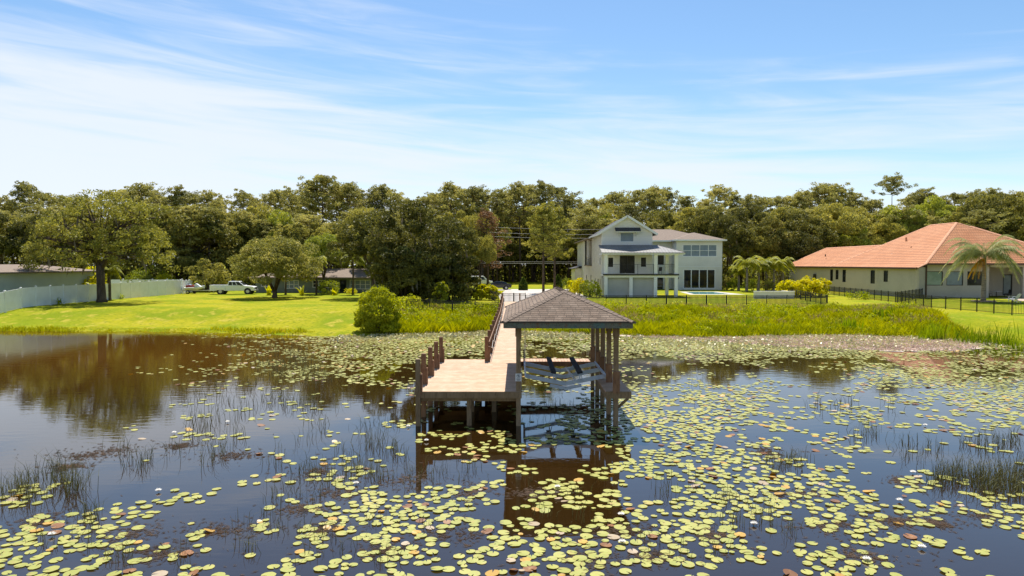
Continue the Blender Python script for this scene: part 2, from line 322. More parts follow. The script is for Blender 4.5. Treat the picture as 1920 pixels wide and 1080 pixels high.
M['lawn'] = mat('sunny_lawn', (.245,.270,.010), .95, spec=.05, noise=[(.045, (.34,.31,.012), .44, .58), (.22, (.18,.235,.006), .46, .62), (.9, (.42,.34,.05), .56, .70), (3, (.15,.19,.005), .50, .70), (12, (.30,.27,.04), .55, .75)], bump=(16,.9,.08))
tag(mb.build('ground', M['lawn'], smooth=True), 'bright yellow green lawn running down to the pond', kind='structure')
# water
m = bpy.data.materials.new('pond_water'); m.use_nodes = True; t = m.node_tree; b = t.nodes['Principled BSDF']
b.inputs['Base Color'].default_value = (.024,.0115,.0035,1); b.inputs['Roughness'].default_value = .03; b.inputs['IOR'].default_value = 1.6
b.inputs['Specular IOR Level'].default_value = .72
tcn = t.nodes.new('ShaderNodeTexCoord'); mp = t.nodes.new('ShaderNodeMapping'); mp.inputs['Scale'].default_value = (.55,1.5,1); t.links.new(tcn.outputs['Object'], mp.inputs[0])
na = t.nodes.new('ShaderNodeTexNoise'); na.inputs['Scale'].default_value = 2.2; na.inputs['Detail'].default_value = 3; t.links.new(mp.outputs[0], na.inputs['Vector'])
nb = t.nodes.new('ShaderNodeTexNoise'); nb.inputs['Scale'].default_value = .09; nb.inputs['Detail'].default_value = 2; t.links.new(tcn.outputs['Object'], nb.inputs['Vector'])
rr = t.nodes.new('ShaderNodeMapRange'); t.links.new(nb.outputs['Fac'], rr.inputs[0]); rr.inputs[1].default_value = .35; rr.inputs[2].default_value = .65; rr.inputs[3].default_value = .02; rr.inputs[4].default_value = .09
# wind ruffles the open left side, lily leaves keep the rest calm
sx = t.nodes.new('ShaderNodeSeparateXYZ'); t.links.new(tcn.outputs['Object'], sx.inputs[0])
lr = t.nodes.new('ShaderNodeMapRange'); t.links.new(sx.outputs[0], lr.inputs[0]); lr.inputs[1].default_value = -6; lr.inputs[2].default_value = -20; lr.inputs[3].default_value = 1; lr.inputs[4].default_value = 2.2
mu = t.nodes.new('ShaderNodeMath'); mu.operation = 'MULTIPLY'; t.links.new(rr.outputs[0], mu.inputs[0]); t.links.new(lr.outputs[0], mu.inputs[1])
bm = t.nodes.new('ShaderNodeBump'); bm.inputs['Distance'].default_value = .03; t.links.new(mu.outputs[0], bm.inputs['Strength']); t.links.new(na.outputs['Fac'], bm.inputs['Height']); t.links.new(bm.outputs[0], b.inputs['Normal'])
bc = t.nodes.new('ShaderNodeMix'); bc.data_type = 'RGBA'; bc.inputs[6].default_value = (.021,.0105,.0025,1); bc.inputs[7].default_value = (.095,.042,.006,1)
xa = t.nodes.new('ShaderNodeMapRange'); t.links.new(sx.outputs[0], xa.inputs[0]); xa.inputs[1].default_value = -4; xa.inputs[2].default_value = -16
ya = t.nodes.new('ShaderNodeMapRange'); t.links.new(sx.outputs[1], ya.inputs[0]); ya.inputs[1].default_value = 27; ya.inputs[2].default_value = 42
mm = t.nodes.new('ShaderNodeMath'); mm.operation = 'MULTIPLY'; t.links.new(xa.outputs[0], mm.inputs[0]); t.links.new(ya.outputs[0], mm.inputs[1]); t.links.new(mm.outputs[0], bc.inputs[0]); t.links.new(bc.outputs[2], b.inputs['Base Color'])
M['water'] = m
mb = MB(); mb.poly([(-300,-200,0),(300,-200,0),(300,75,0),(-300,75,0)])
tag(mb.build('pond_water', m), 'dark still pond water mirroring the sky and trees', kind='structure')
# drive and street
def sheet(name, pts, m, z, label, kind='structure', cat=None):
    mb = MB(); mb.poly([(x, y, z) for x, y in pts]); o = mb.build(name, m); tag(o, label, cat, kind=kind); return o
sheet('driveway', [(-1.9,79),(1.8,79),(3.2,84),(9.2,88),(9.2,112.5),(-2.0,112.5),(-2.6,95)], M['concrete'], G+.004, 'pale concrete driveway beyond the dock gate')
sheet('road', [(-30,112.6),(10.2,112.6),(10.2,118),(-30,118)], M['concrete'], G+.008, 'pale concrete lane where the black car is parked')
sheet('patio', [(53.5,74),(90,74),(90,88.4),(53.5,88.4)][:0] or [(58.5,77.5),(75,76),(78,88.3),(61.8,88.3)], M['pavers'], G+.006, 'tan paver patio under the queen palm')
sheet('pool_deck', [(24.6,97.5),(32.5,97.5),(31.5,107.5),(25.5,107.5)], M['concrete'], G+.005, 'pale pool surround beside the white house')
pw = sheet('pool_water', [(25.6,99),(30.8,99),(30.4,106.3),(26.2,106.3)], M['poolwater'], G+.012, 'turquoise swimming pool water behind the fence')

# ------------------------------------------------------------------ foliage builders
rs = np.random.RandomState(7)
def unit(n, rng):
    v = rng.normal(size=(n,3)); return v/np.linalg.norm(v, axis=1)[:,None]
def leaf_quads(C, size, rng, aspect=.55, droop=0.0, flat=0.0):
    n = len(C); size = np.broadcast_to(np.asarray(size, float), (n,))
    tdir = unit(n, rng); tdir[:,2] = tdir[:,2]*(1-flat) - droop; tdir /= np.linalg.norm(tdir, axis=1)[:,None]
    o = unit(n, rng)
    if flat: o[:,2] *= (1-flat)
    b = np.cross(tdir, o); b /= (np.linalg.norm(b, axis=1)[:,None] + 1e-9)
    s = size[:,None]
    return np.stack([C - tdir*s*.5, C - b*s*aspect*.5 + tdir*s*.08, C + tdir*s*.5, C + b*s*aspect*.5 + tdir*s*.08], axis=1)
def oak_points(rng, r, hz, nsub, nleaf, zb=-.35, rsub=.2, wob=.22):
    d = unit(int(nsub*2.2), rng); d = d[d[:,2] > zb][:nsub]
    k = unit(6, rng); ph = rng.rand(6)*6
    f = 1 + wob*np.sin(3.2*(d @ k.T) + ph).mean(axis=1)*1.6
    rad = np.where(rng.rand(len(d)) < .75, rng.uniform(.82, 1.0, len(d)), rng.uniform(.35, .8, len(d)))*f
    S = d*rad[:,None]*np.array([r, r, hz]); rsb = rsub*r*rng.uniform(.6, 1.3, len(S))
    idx = rng.randint(0, len(S), nleaf); dd = unit(nleaf, rng); dd[:,2] = dd[:,2]*.62 + .30
    q = rng.uniform(.84, 1.05, nleaf)
    return S[idx] + dd*(rsb[idx]*q)[:,None], S
def make_oak(seed, h, r, m, nleaf=14000, nsub=150, leaf=.34, trunk_r=.32, base=.28, name='oak_tree', zb=-.45, moss=0, rsub=.2, kx=1.0, forks=5):
    rng = np.random.RandomState(seed); root = empty(name)
    hz = h*(1-base)/2*1.02; cz = h - hz*.97
    C, S = oak_points(rng, r, hz, nsub, nleaf, zb, rsub); C = C*np.array([kx,1,1])
    C[:,2] += cz; C = C[C[:,2] > .3]
    raw_mesh('crown', leaf_quads(C, leaf*rng.uniform(.6,1.35,len(C)), rng), 4, m, root)
    mb = MB(); th = h*base*.95
    mb.tube([(0,0,-.2),(0,0,.15),(.05,.02,th*.5),(0.02,0,th)], [trunk_r*1.5,trunk_r*1.1,trunk_r*.9,trunk_r*.85], 8)
    for k in range(forks):
        a = k*2*math.pi/forks + rng.rand(); e = (math.cos(a)*r*.62*kx, math.sin(a)*r*.62, cz + rng.uniform(-.1,.45)*hz)
        mid = (e[0]*.42, e[1]*.42, th + (e[2]-th)*.62)
        mb.tube([(0,0,th*.8), mid, e], [trunk_r*.6, trunk_r*.38, trunk_r*.1], 5)
        for q in range(3):
            a2 = rng.rand()*6.28; f = (mid[0]+math.cos(a2)*r*.4, mid[1]+math.sin(a2)*r*.4, mid[2]+hz*.4*rng.rand())
            mb.tube([mid, f], [trunk_r*.25, trunk_r*.06], 4)
    mb.build('trunk', M['bark'], root, smooth=True)
    if moss:
        i = rng.randint(0, len(S), moss); P = S[i]*np.array([kx,1,1]) + rng.normal(size=(moss,3))*.3; P[:,2] += cz - .6; P = P[P[:,2] > 1.5]
        raw_mesh('hanging_moss', leaf_quads(P, rng.uniform(.8,1.9,len(P)), rng, .16, droop=3.5), 4, M['moss'], root)['kind'] = 'stuff'
    return root
def make_pine(seed, h, r, m, crown=.45, nb=34, per=70, leaf=.42, trunk_r=.2, name='pine_tree', puff=.9, top_flat=.5):
    rng = np.random.RandomState(seed); root = empty(name); mb = MB()
    lean = rng.uniform(-.02,.02,2)*h
    mb.tube([(0,0,-.2),(lean[0]*.4,lean[1]*.4,h*.45),(lean[0],lean[1],h*.97)], [trunk_r*1.25, trunk_r*.8, trunk_r*.15], 6)
    P = []
    for k in range(nb):
        f = (k+.5)/nb; z = h*(1-crown) + h*crown*f**.85
        env = math.sin(math.pi*min(1, .18+.82*f)**.8)*.9 + .12
        if f > .8: env *= 1.25*(top_flat+.5)
        ln = r*env*rng.uniform(.55,1.15); a = k*2.4 + rng.rand()*.8; up = rng.uniform(.05,.5)*ln
        s = (lean[0]*z/h, lean[1]*z/h, z); e = (s[0]+math.cos(a)*ln, s[1]+math.sin(a)*ln, min(z+up, h))
        mb.tube([s, ((s[0]+e[0])/2, (s[1]+e[1])/2, z+up*.25), e], [trunk_r*.32, trunk_r*.2, trunk_r*.06], 4, cap=False)
        for q in range(4):
            tt = 1 - q*.2*rng.uniform(.7,1.3); P.append((s[0]+(e[0]-s[0])*tt + rng.normal()*.35, s[1]+(e[1]-s[1])*tt + rng.normal()*.35, z+up*tt*tt + rng.normal()*.25 + .2, puff*rng.uniform(.6,1.15)))
    for q in range(5): P.append((lean[0]+rng.normal()*r*.2, lean[1]+rng.normal()*r*.2, h*rng.uniform(.93,1.0), puff*.9))
    P = np.array(P); idx = np.repeat(np.arange(len(P)), per); dd = unit(len(idx), rng); dd[:,2] *= .62
    C = P[idx,:3] + dd*(P[idx,3]*rng.uniform(.35,1.0,len(idx)))[:,None]
    raw_mesh('crown', leaf_quads(C, leaf*rng.uniform(.6,1.3,len(C)), rng, .42), 4, m, root)
    mb.build('trunk', M['bark'], root, smooth=True)
    return root
def make_bush(seed, h, r, m, nleaf=2500, leaf=.22, name='bush', nsub=40, stems=6, rsub=.3, zb=-.75, cz=.47, hz=.55, skirt=.25, shoots=0):
    rng = np.random.RandomState(seed); root = empty(name)
    C, S = oak_points(rng, r, h*hz, nsub, nleaf, zb, rsub, .34); C[:,2] += h*cz; lo = C[:,2] < h*.3; C[lo,:2] *= (1 + skirt*(1 - C[lo,2:3]/(h*.3)).clip(0,1)*.5); C[:,2] = np.where(C[:,2] < .05, rng.uniform(.05,h*.35,len(C)), C[:,2])
    raw_mesh('foliage', leaf_quads(C, leaf*rng.uniform(.6,1.35,len(C)), rng), 4, m, root)
    if shoots:
        Ps = []
        for k in range(shoots):
            a = rng.rand()*6.28; f = rng.uniform(.2,1.0); p = np.array([math.cos(a)*r*f*.85, math.sin(a)*r*f*.85, h*(.96-.42*f*f)]); d = np.array([math.cos(a)*f*.6, math.sin(a)*f*.6, 1.0]); ln = rng.uniform(.25,.75)
            Ps += [p + d*ln*t + rng.normal(size=3)*.035 for t in np.linspace(-.3,1,16)]
        Ps = np.array(Ps); raw_mesh('shoots', leaf_quads(Ps, leaf*rng.uniform(.5,.9,len(Ps)), rng, .35), 4, m, root)
    mb = MB()
    for k in range(stems):
        a = k*6.28/stems + rng.rand(); mb.tube([(math.cos(a)*.08, math.sin(a)*.08, -.1), (math.cos(a)*r*.3, math.sin(a)*r*.3, h*.4), (math.cos(a)*r*.6, math.sin(a)*r*.6, h*.72)], [.05*h/2, .035*h/2, .01], 4)
    mb.build('stem', M['bark'], root)
    return root
def frond_quads(base, a, ln, rise, rng, nl=26, lw=.05, ll=.55, droop=1.0):
    """arching frond: rib plus rows of hanging leaflets"""
    base = np.array(base, float); d = np.array([math.cos(a), math.sin(a), 0]); side = np.array([-math.sin(a), math.cos(a), 0]); Q = []
    pts = [base + d*ln*t + np.array([0,0,1])*(rise*math.sin(t*math.pi*.62) - droop*ln*.62*t**2.4) for t in np.linspace(0,1,nl+1)]
    for i in range(nl):
        p, q = pts[i], pts[i+1]; Q.append([p-side*.02, p+side*.02, q+side*.02, q-side*.02])
        t = (i+1)/nl
        if t < .12: continue
        L_ = ll*math.sin(math.pi*min(1, .15+.85*t)**.9)*rng.uniform(.8,1.15) + .1
        for s in (-1, 1):
            tip = q + side*s*L_*.75 + d*L_*.35 + np.array([0,0,-L_*rng.uniform(.35,.8)*droop])
            wv = (q-p)*.0 + d*lw
            Q.append([q - wv, q + wv, tip + wv*.2, tip - wv*.2])
    return Q
def make_palm(seed, h, nf, ln, m, trunk_r=.13, name='palm_tree', rise=.8, shaft=True, dead=0, ll=.55, droop=1.0, lw=.05, trunk_m=None, nl=26):
    rng = np.random.RandomState(seed); root = empty(name); mb = MB()
    mb.tube([(0,0,-.15),(0,0,.3),(.05,0,h*.5),(.03,0,h)], [trunk_r*1.5,trunk_r*1.15,trunk_r*.95,trunk_r*.75], 8)
    mb.build('trunk', trunk_m or M['palebark'], root, smooth=True)
    if shaft:
        mb = MB(); mb.tube([(.03,0,h-.02),(.03,0,h+.45),(.03,0,h+.8)], [trunk_r*.95,trunk_r*.8,trunk_r*.3], 8); mb.build('crown_shaft', M['palm'], root, smooth=True)
    top = (0.03, 0, h + (.55 if shaft else 0)); Q = []
    for k in range(nf):
        a = k*2.399 + rng.rand()*.3; f = k/nf
        Q += frond_quads(top, a, ln*rng.uniform(.85,1.1), rise*(1.9-1.6*f)*rng.uniform(.8,1.2), rng, ll=ll, droop=droop*(.55+.75*f), lw=lw, nl=nl)
    raw_mesh('fronds', np.array(Q), 4, m, root)
    if dead:
        Q = []
        for k in range(dead): Q += frond_quads((0,0,h-.3), math.pi + k*.35, ln*.42, -.3, rng, ll=.4, droop=1.9, lw=.07)
        raw_mesh('dead_frond', np.array(Q), 4, M['palm_dead'], root)
    return root
def make_fan_plant(seed, n, h, m, name='garden_plant', wd=.12, lean=.6, base=.15):
    rng = np.random.RandomState(seed); Q = []
    for k in range(n):
        a = rng.rand()*6.28; l = h*rng.uniform(.6,1.15); d = np.array([math.cos(a), math.sin(a), 0]); s = np.array([-d[1], d[0], 0])*wd*rng.uniform(.6,1.2); le = lean*rng.uniform(.2,1.3)
        o = np.array([rng.normal()*base, rng.normal()*base, 0]); prev = o - s*.4, o + s*.4
        for j in range(1, 5):
            u = j/4; c = o + d*l*le*u**1.4 + np.array([0,0,l*(u - .38*le*u*u)]); ww = s*(1.0 if j < 3 else .8 if j == 3 else .08)
            Q.append([prev[0], prev[1], c+ww, c-ww]); prev = (c-ww, c+ww)
    return raw_mesh(name, np.array(Q), 4, m)

# ------------------------------------------------------------------ architecture helpers
def wall_frame(p0, p1):
    p0 = Vector((p0[0], p0[1], 0)); p1 = Vector((p1[0], p1[1], 0)); d = (p1-p0); ln = d.length; d.normalize(); n = Vector((d.y, -d.x, 0))
    return p0, d, n, ln
def xform(mb_, p0, d, n):                                # local (u, -outward, z) -> world
    mb_.v = [tuple(p0 + d*v[0] - n*v[1] + Vector((0,0,v[2]))) for v in mb_.v]; return mb_
def wall(parent, p0, p1, z0, z1, m, holes=(), th=.22, name='wall'):
    """holes: (u0, u1, z0, z1) measured from p0; seen from outside p0 is at the left"""
    o, d, n, ln = wall_frame(p0, p1); mb = MB()
    us = sorted({0, ln, *[h[0] for h in holes], *[h[1] for h in holes]}); zs = sorted({z0, z1, *[h[2] for h in holes], *[h[3] for h in holes]})
    for i in range(len(us)-1):
        run = None
        for j in range(len(zs)-1):
            cu, cz = (us[i]+us[i+1])/2, (zs[j]+zs[j+1])/2
            solid = not any(h[0] < cu < h[1] and h[2] < cz < h[3] for h in holes)
            if solid: run = (run[0], zs[j+1]) if run else (zs[j], zs[j+1])
            if (not solid or j == len(zs)-2) and run: mb.box(us[i], us[i+1], 0, th, run[0], run[1]); run = None
    xform(mb, o, d, n); return mb.build(name, m, parent)
def window(parent, p0, p1, h, cols=1, rows=1, fm=None, gm=None, fw=.07, depth=.09, name='window', sill=False, proud=0.0):
    o, d, n, ln = wall_frame(p0, p1); u0, u1, z0, z1 = h[:4]; mb = MB()
    mb.box(u0, u1, depth-proud-.06, depth+.03, z0, z0+fw).box(u0, u1, depth-proud-.06, depth+.03, z1-fw, z1)
    mb.box(u0, u0+fw, depth-proud-.058, depth+.028, z0+fw, z1-fw).box(u1-fw, u1, depth-proud-.058, depth+.028, z0+fw, z1-fw)
    for k in range(1, cols): c = u0 + (u1-u0)*k/cols; mb.box(c-fw*.5, c+fw*.5, depth-.055, depth+.026, z0+fw, z1-fw)
    for k in range(1, rows): c = z0 + (z1-z0)*k/rows; mb.box(u0+fw, u1-fw, depth-.05, depth+.02, c-fw*.35, c+fw*.35)
    f = xform(mb, o, d, n).build(name, fm or M['white'], parent)
    g = MB().box(u0+.01, u1-.01, depth, depth+.012, z0+.01, z1-.01); xform(g, o, d, n).build('pane', gm or M['glass'], f)
    if sill: xform(MB().box(u0-.06, u1+.06, -.06, .05, z0-.07, z0-.004), o, d, n).build('sill', fm or M['white'], f)
    return f
def capstrip(mb, p, q, w, drop, eps=.03, step=.3):         # ridge or hip cap: shallow inverted V, piece after piece
    p, q = Vector(p), Vector(q); d = (q-p).normalized(); l = Vector((0,0,1)).cross(d).normalized()*w; n = max(1, int((q-p).length/step)); U = Vector((0,0,1))
    for k in range(n):
        b = len(mb.v)
        for e, up in ((p.lerp(q,k/n), eps+.012), (p.lerp(q,(k+1)/n), eps)):
            mb.v += [tuple(e-l-U*(drop+.03)), tuple(e-l+U*(up-drop)), tuple(e+U*(up+.004)), tuple(e+l+U*(up-drop)), tuple(e+l-U*(drop+.03))]
        mb.f += [(b+i, b+i+1, b+6+i, b+5+i) for i in range(4)] + [(b,b+1,b+2,b+3,b+4), (b+9,b+8,b+7,b+6,b+5)]
def slab(pts_top, th):                                    # closed slab from a planar polygon, thickness downward
    mb = MB(); n = len(pts_top); mb.v = [tuple(p) for p in pts_top] + [(p[0], p[1], p[2]-th) for p in pts_top]
    mb.f = [tuple(range(n)), tuple(reversed(range(n, 2*n)))] + [(i, n+i, n+(i+1)%n, (i+1)%n) for i in range(n)]
    return mb
def hip_roof(parent, x0, x1, y0, y1, z, rise, m, ridge_axis='x', th=.16, name='roof', m2=None):
    cx, cy = (x0+x1)/2, (y0+y1)/2
    if ridge_axis == 'x': e = (y1-y0)/2; A, B = (x0+e, cy, z+rise), (x1-e, cy, z+rise)
    else: e = (x1-x0)/2; A, B = (cx, y0+e, z+rise), (cx, y1-e, z+rise)
    a, b_, c, d = (x0,y0,z), (x1,y0,z), (x1,y1,z), (x0,y1,z); mb = MB(); mb.v = [a,b_,c,d,A,B] + [(p[0],p[1],p[2]-th) for p in (a,b_,c,d)]
    if ridge_axis == 'x': mb.f = [(0,1,5,4),(1,2,5),(2,3,4,5),(3,0,4)]
    else: mb.f = [(0,1,4),(1,2,5,4),(2,3,5),(3,0,4,5)]
    mb.f += [(0,6,7,1),(1,7,8,2),(2,8,9,3),(3,9,6,0),(6,9,8,7)]
    return mb.build(name, m, parent)

def based(root, loc, rz=0):                               # parts were modelled in place: put the thing's origin at its base
    root.location = loc
    for c in root.children: c.matrix_parent_inverse = Matrix.Translation(-Vector(loc))
    return root
def split_mat(o, m2):
    o.data.materials.append(m2)
    for p in o.data.polygons:
        if abs(p.normal.x) > abs(p.normal.y): p.material_index = 1
    return o

# ================================================================== DOCK
ZD = 1.225
def rampz(y): return ZD + .05*max(0, y-52.5)
dock = empty('boat_dock')
tag(dock, 'brown timber boat dock with a long walkway and hipped shingle roof over the slip', 'dock')
MB().box(-3.54, .12, 23.84, 31.9, ZD-.035, ZD).build('deck', M['deck'], dock)
mb = MB(); yy = 31.9
for y0, y1 in [(31.902, 52.5), (52.5, 67.5)]:
    b = len(mb.v); mb.v += [(-1.42,y0,rampz(y0)),(.12,y0,rampz(y0)),(.12,y1,rampz(y1)),(-1.42,y1,rampz(y1))] + [(-1.42,y0,rampz(y0)-.035),(.12,y0,rampz(y0)-.035),(.12,y1,rampz(y1)-.035),(-1.42,y1,rampz(y1)-.035)]
    mb.f += [(b,b+1,b+2,b+3),(b+7,b+6,b+5,b+4),(b,b+4,b+5,b+1),(b+1,b+5,b+6,b+2),(b+2,b+6,b+7,b+3),(b+3,b+7,b+4,b)]
mb.build('walkway', M['deck'], dock)
mb = MB(); mb.box(-3.57,.155,23.79,23.837,ZD-.235,ZD-.003).box(-3.57,-3.543,23.84,31.9,ZD-.235,ZD-.003).box(-3.57,-1.43,31.903,31.95,ZD-.235,ZD-.003).box(.124,.155,23.84,31.9,ZD-.235,ZD-.003)
mb.build('fascia', M['wood'], dock)
for x in (-1.44, .124):
    mb = MB(); mb.bar((x+.012,31.96,ZD-.12),(x+.012,52.5,ZD-.12),.024,.22).bar((x+.012,52.5,ZD-.12),(x+.012,67.5,rampz(67.5)-.12),.024,.22); mb.build('walkway_edge_board', M['wood'], dock)
for y in (24.02, 26.1, 28.4, 30.9):
    MB().box(-3.5, .1, y-.045, y+.045, ZD-.37, ZD-.24).build('cross_beam', M['wood'], dock)
def pile(x, y, ztop, wv=.165, m='wood', name='pile', zb=-1.0):
    return MB().bevbox(x-wv/2, x+wv/2, y-wv/2, y+wv/2, zb, ztop, .012).build(name, M[m], dock)
pile(-1.70, 23.99, ZD-.24)
for x, y in [(-1.75,26.2),(-1.7,28.5),(-1.7,30.9),(-.9,26.2),(-.9,28.5),(.04,26.2),(.04,28.5)]: pile(x, y, ZD-.38)
# deck posts: outer pile to rail height, shorter bolted inner piece
for i, y in enumerate((23.86, 25.3, 27.25, 29.2, 31.1)):
    pile(-3.49, y, 2.37, .165, 'wood' if i == 0 else 'redwood', 'rail_post')
    MB().bevbox(-3.405, -3.34, y-.10, y+.08, ZD-.1, 1.86, .03).build('post_sleeve', M['redwood'], dock)
yw = [31.35 + 3.0*k for k in range(12)]
for k, y in enumerate(yw):
    zt = rampz(y) + 1.14; zb_ = -1.0
    MB().bevbox(-1.50, -1.34, y-.08, y+.08, zb_, zt, .012).build('rail_post', M['redwood'], dock)
    MB().bevbox(-1.338, -1.25, y-.10, y+.09, rampz(y)-.15, rampz(y)+.70, .03).build('post_sleeve', M['redwood'], dock)
    if k > 6: MB().bevbox(.16, .30, y-.08, y+.08, zb_, zt, .012).build('rail_post', M['redwood'], dock)
    elif k > 0: MB().box(.0, .12, y-.07, y+.07, zb_, rampz(y)-.04).build('pile', M['wood'], dock)
mb = MB(); pts = [(-1.30, y, rampz(y)+.83) for y in (31.4, 52.5, 64.3)]
for a, b_ in zip(pts, pts[1:]): mb.bar(a, b_, .045, .14)
mb.build('handrail', M['redwood'], dock)
mb = MB()
for k in range(11):
    y0, y1 = yw[k], yw[k+1]; mb.tube([(-1.22,y0+.1,rampz(y0)+.62),(-1.22,(y0+y1)/2,rampz(y0)+.45),(-1.22,y1,rampz(y1)+.62)], .012, 5)
mb.build('rope', M['wire'], dock)
# boathouse posts
XR = 3.47
roofz = 3.50
def roof_post(x, y, ztop=roofz+.02, wv=.165):
    MB().bevbox(x-wv/2, x+wv/2, y-wv/2, y+wv/2, -1.0, ztop, .01).build('roof_post', M['wood'], dock)
    MB().bevbox(x-wv/2-.028, x+wv/2+.028, y-wv/2-.028, y+wv/2+.028, roofz-.34, roofz-.005, .004).build('post_collar', M['wood'], dock)
for x, y in [(.04,23.93),(.04,27.7),(.04,31.3),(XR,23.93),(XR,25.8),(XR,27.7),(XR,29.5),(XR,31.3)]: roof_post(x, y)
for y in (23.93, 25.8, 27.7, 29.5, 31.3):
    MB().bevbox(XR-.12, XR+.12, y-.15, y-.0855, ZD-.05, 1.95, .03).build('post_sleeve', M['redwood'], dock)
# narrow side platform, its brackets, and the rear catwalk
MB().box(3.10, 4.0, 23.86, 26.6, ZD-.03, ZD+.005).build('side_platform', M['deck'], dock)
MB().box(3.10, 4.0, 23.80, 23.857, ZD-.24, ZD+.003).box(3.965,4.0,23.86,26.6,ZD-.24,ZD-.034).box(3.10,3.135,23.86,26.6,ZD-.24,ZD-.034).build('fascia', M['wood'], dock)
for y in (24.05, 25.85): MB().bar((3.93,y,ZD-.27),(3.56,y,.62),.05,.09).build('bracket', M['wood'], dock)
M['deck_along'] = stripes(mat('deck_boards_lengthwise', (.45,.27,.17), .75, noise=[(3, (.53,.34,.23), .4, .65)], bump=(20,.3,.01)), 0, .145, .65, .12, .006, tint=.12)
MB().box(.125, 3.36, 31.25, 32.15, ZD-.03, ZD+.004).build('rear_catwalk', M['deck_along'], dock)
MB().box(.16, 3.36, 31.205, 31.247, ZD-.22, ZD+.002).box(.16, 3.36, 32.153, 32.19, ZD-.22, ZD+.002).build('fascia', M['redwood'], dock)
# roof
x0, x1, y0, y1, ze, zr = -.50, 4.0, 23.4, 32.0, 3.725, 4.70
cx = (x0+x1)/2; A, B = (cx, y0+2.3, zr), (cx, y1-2.3, zr); mb = MB()
mb.v = [(x0,y0,ze),(x1,y0,ze),(x1,y1,ze),(x0,y1,ze),A,B,(x0,y0,ze-.04),(x1,y0,ze-.04),(x1,y1,ze-.04),(x0,y1,ze-.04)]
mb.f = [(0,1,4),(1,2,5,4),(2,3,5),(3,0,4,5),(0,6,7,1),(1,7,8,2),(2,8,9,3),(3,9,6,0),(6,9,8,7)]
roof = split_mat(mb.build('roof', M['shingle'], dock), M['shingle_side'])
mb = MB()
for (p, q) in [((x0,y0,ze),A),((x1,y0,ze),A),((x0,y1,ze),B),((x1,y1,ze),B),(A,B)]:
    capstrip(mb, p, q, .13, .13*.42*(1 if p is A else .71), .012, .22)
M['cap_shingle'] = mat('ridge_shingles', (.19,.14,.105), .9, noise=[(30, (.12,.09,.07), .5, .7)], bump=(60,.5,.01)); mb.build('ridge_cap', M['cap_shingle'], roof)
mb = MB(); mb.box(x0+.03,x1-.03,y0+.02,y0+.06,roofz-.01,ze-.042).box(x0+.03,x1-.03,y1-.06,y1-.02,roofz-.01,ze-.042).box(x0+.02,x0+.06,y0+.062,y1-.062,roofz-.01,ze-.042).box(x1-.06,x1-.02,y0+.062,y1-.062,roofz-.01,ze-.042)
mb.build('roof_fascia', M['fascia'], roof)
mb = MB(); mb.box(x0-.012,x1+.012,y0-.012,y0+.018,ze-.042,ze-.005).box(x0-.012,x0+.0,y0+.02,y1,ze-.042,ze-.005).box(x1,x1+.012,y0+.02,y1,ze-.042,ze-.005); mb.build('drip_edge', M['darkframe'], roof)
mb = MB()
for y in (23.93, 27.7, 31.3): mb.box(.05, XR, y-.045, y+.045, roofz-.005, roofz+.2)
for x in (.04, XR): mb.box(x-.045, x+.045, 23.9, 31.4, roofz+.0, roofz+.195)
for k in range(12): y = 23.9+k*.66; mb.bar((x0+.1,y,ze-.09),(cx,y,zr-.14),.04,.1).bar((x1-.1,y,ze-.09),(cx,y,zr-.14),.04,.1) if 25.6 < y < 29.8 else None
mb.build('roof_framing', M['wood'], roof)
based(dock, (-1.7, 24, 0))
# no-swimming style notice on the slip post
sg = empty('warning_sign'); tag(sg, 'small white notice with a round black symbol on the front slip post', 'sign')
MB().box(-.065,.145,23.822,23.838,1.59,1.86).build('sign_board', M['signwhite'], sg)
mb = MB(); c = (.04, 23.816, 1.775)
mb.v = []; K = 20
for k in range(K):
    for r_ in (.062, .05): mb.v.append((c[0]+math.cos(6.2832*k/K)*r_, c[1], c[2]+math.sin(6.2832*k/K)*r_))
mb.f = [(2*k, 2*((k+1)%K), 2*((k+1)%K)+1, 2*k+1) for k in range(K)]
mb.bar((c[0]-.04,c[1],c[2]+.035),(c[0]+.04,c[1],c[2]-.035),.004,.012).box(c[0]-.012,c[0]+.018,c[1]-.001,c[1]+.002,c[2]-.02,c[2]+.03)
for k, w2 in enumerate((.075,.06,.07,.05)): mb.box(c[0]-w2,c[0]+w2,c[1],c[1]+.003,1.675-k*.021,1.684-k*.021)
mb.build('sign_symbol', M['signink'], sg); based(sg, (.04, 23.83, 1.6))

# ------------------------------------------------------------------ boat lift
lift = empty('boat_lift'); tag(lift, 'grey aluminium boat lift cradle with two black bunks slung under the slip roof', 'boat lift')
for y in (26.0, 27.6, 29.2):
    za = 1.42; dip = .30; mb = MB()
    mb.bar((.33,y,za),(1.85,y,za-dip),.06,.15).bar((1.85,y,za-dip),(3.33,y,za),.06,.15)
    if y == 26.0: mb.bar((1.25,y-.04,za-dip*.6-.17),(1.85,y-.04,za-dip-.17),.05,.12).bar((1.85,y-.04,za-dip-.17),(2.45,y-.04,za-dip*.6-.17),.05,.12)
    mb.build('cradle_beam', M['alu'], lift)
for x in (.31, 3.35): MB().bar((x,25.75,1.46),(x,29.4,1.46),.06,.10).build('side_rail', M['alu'], lift)
for x, tl in ((1.37,.05), (2.37,-.05)):
    b_ = MB().bar((x,25.65,1.60),(x,29.75,1.60),.20,.07, up=(tl*4,0,1)).build('bunk', M['carpet'], lift)
    for y in (26.0, 27.6, 29.2): MB().bar((x,y-.06,1.2),(x+.02,y-.06,1.565),.04,.04).bar((x+.14,y-.06,1.2),(x+.04,y-.06,1.565),.03,.03).build('bunk_bracket', M['alu'], b_)
MB().bar((2.0,27.9,1.46),(2.25,26.0,1.20),.05,.05).build('brace', M['white'], lift)
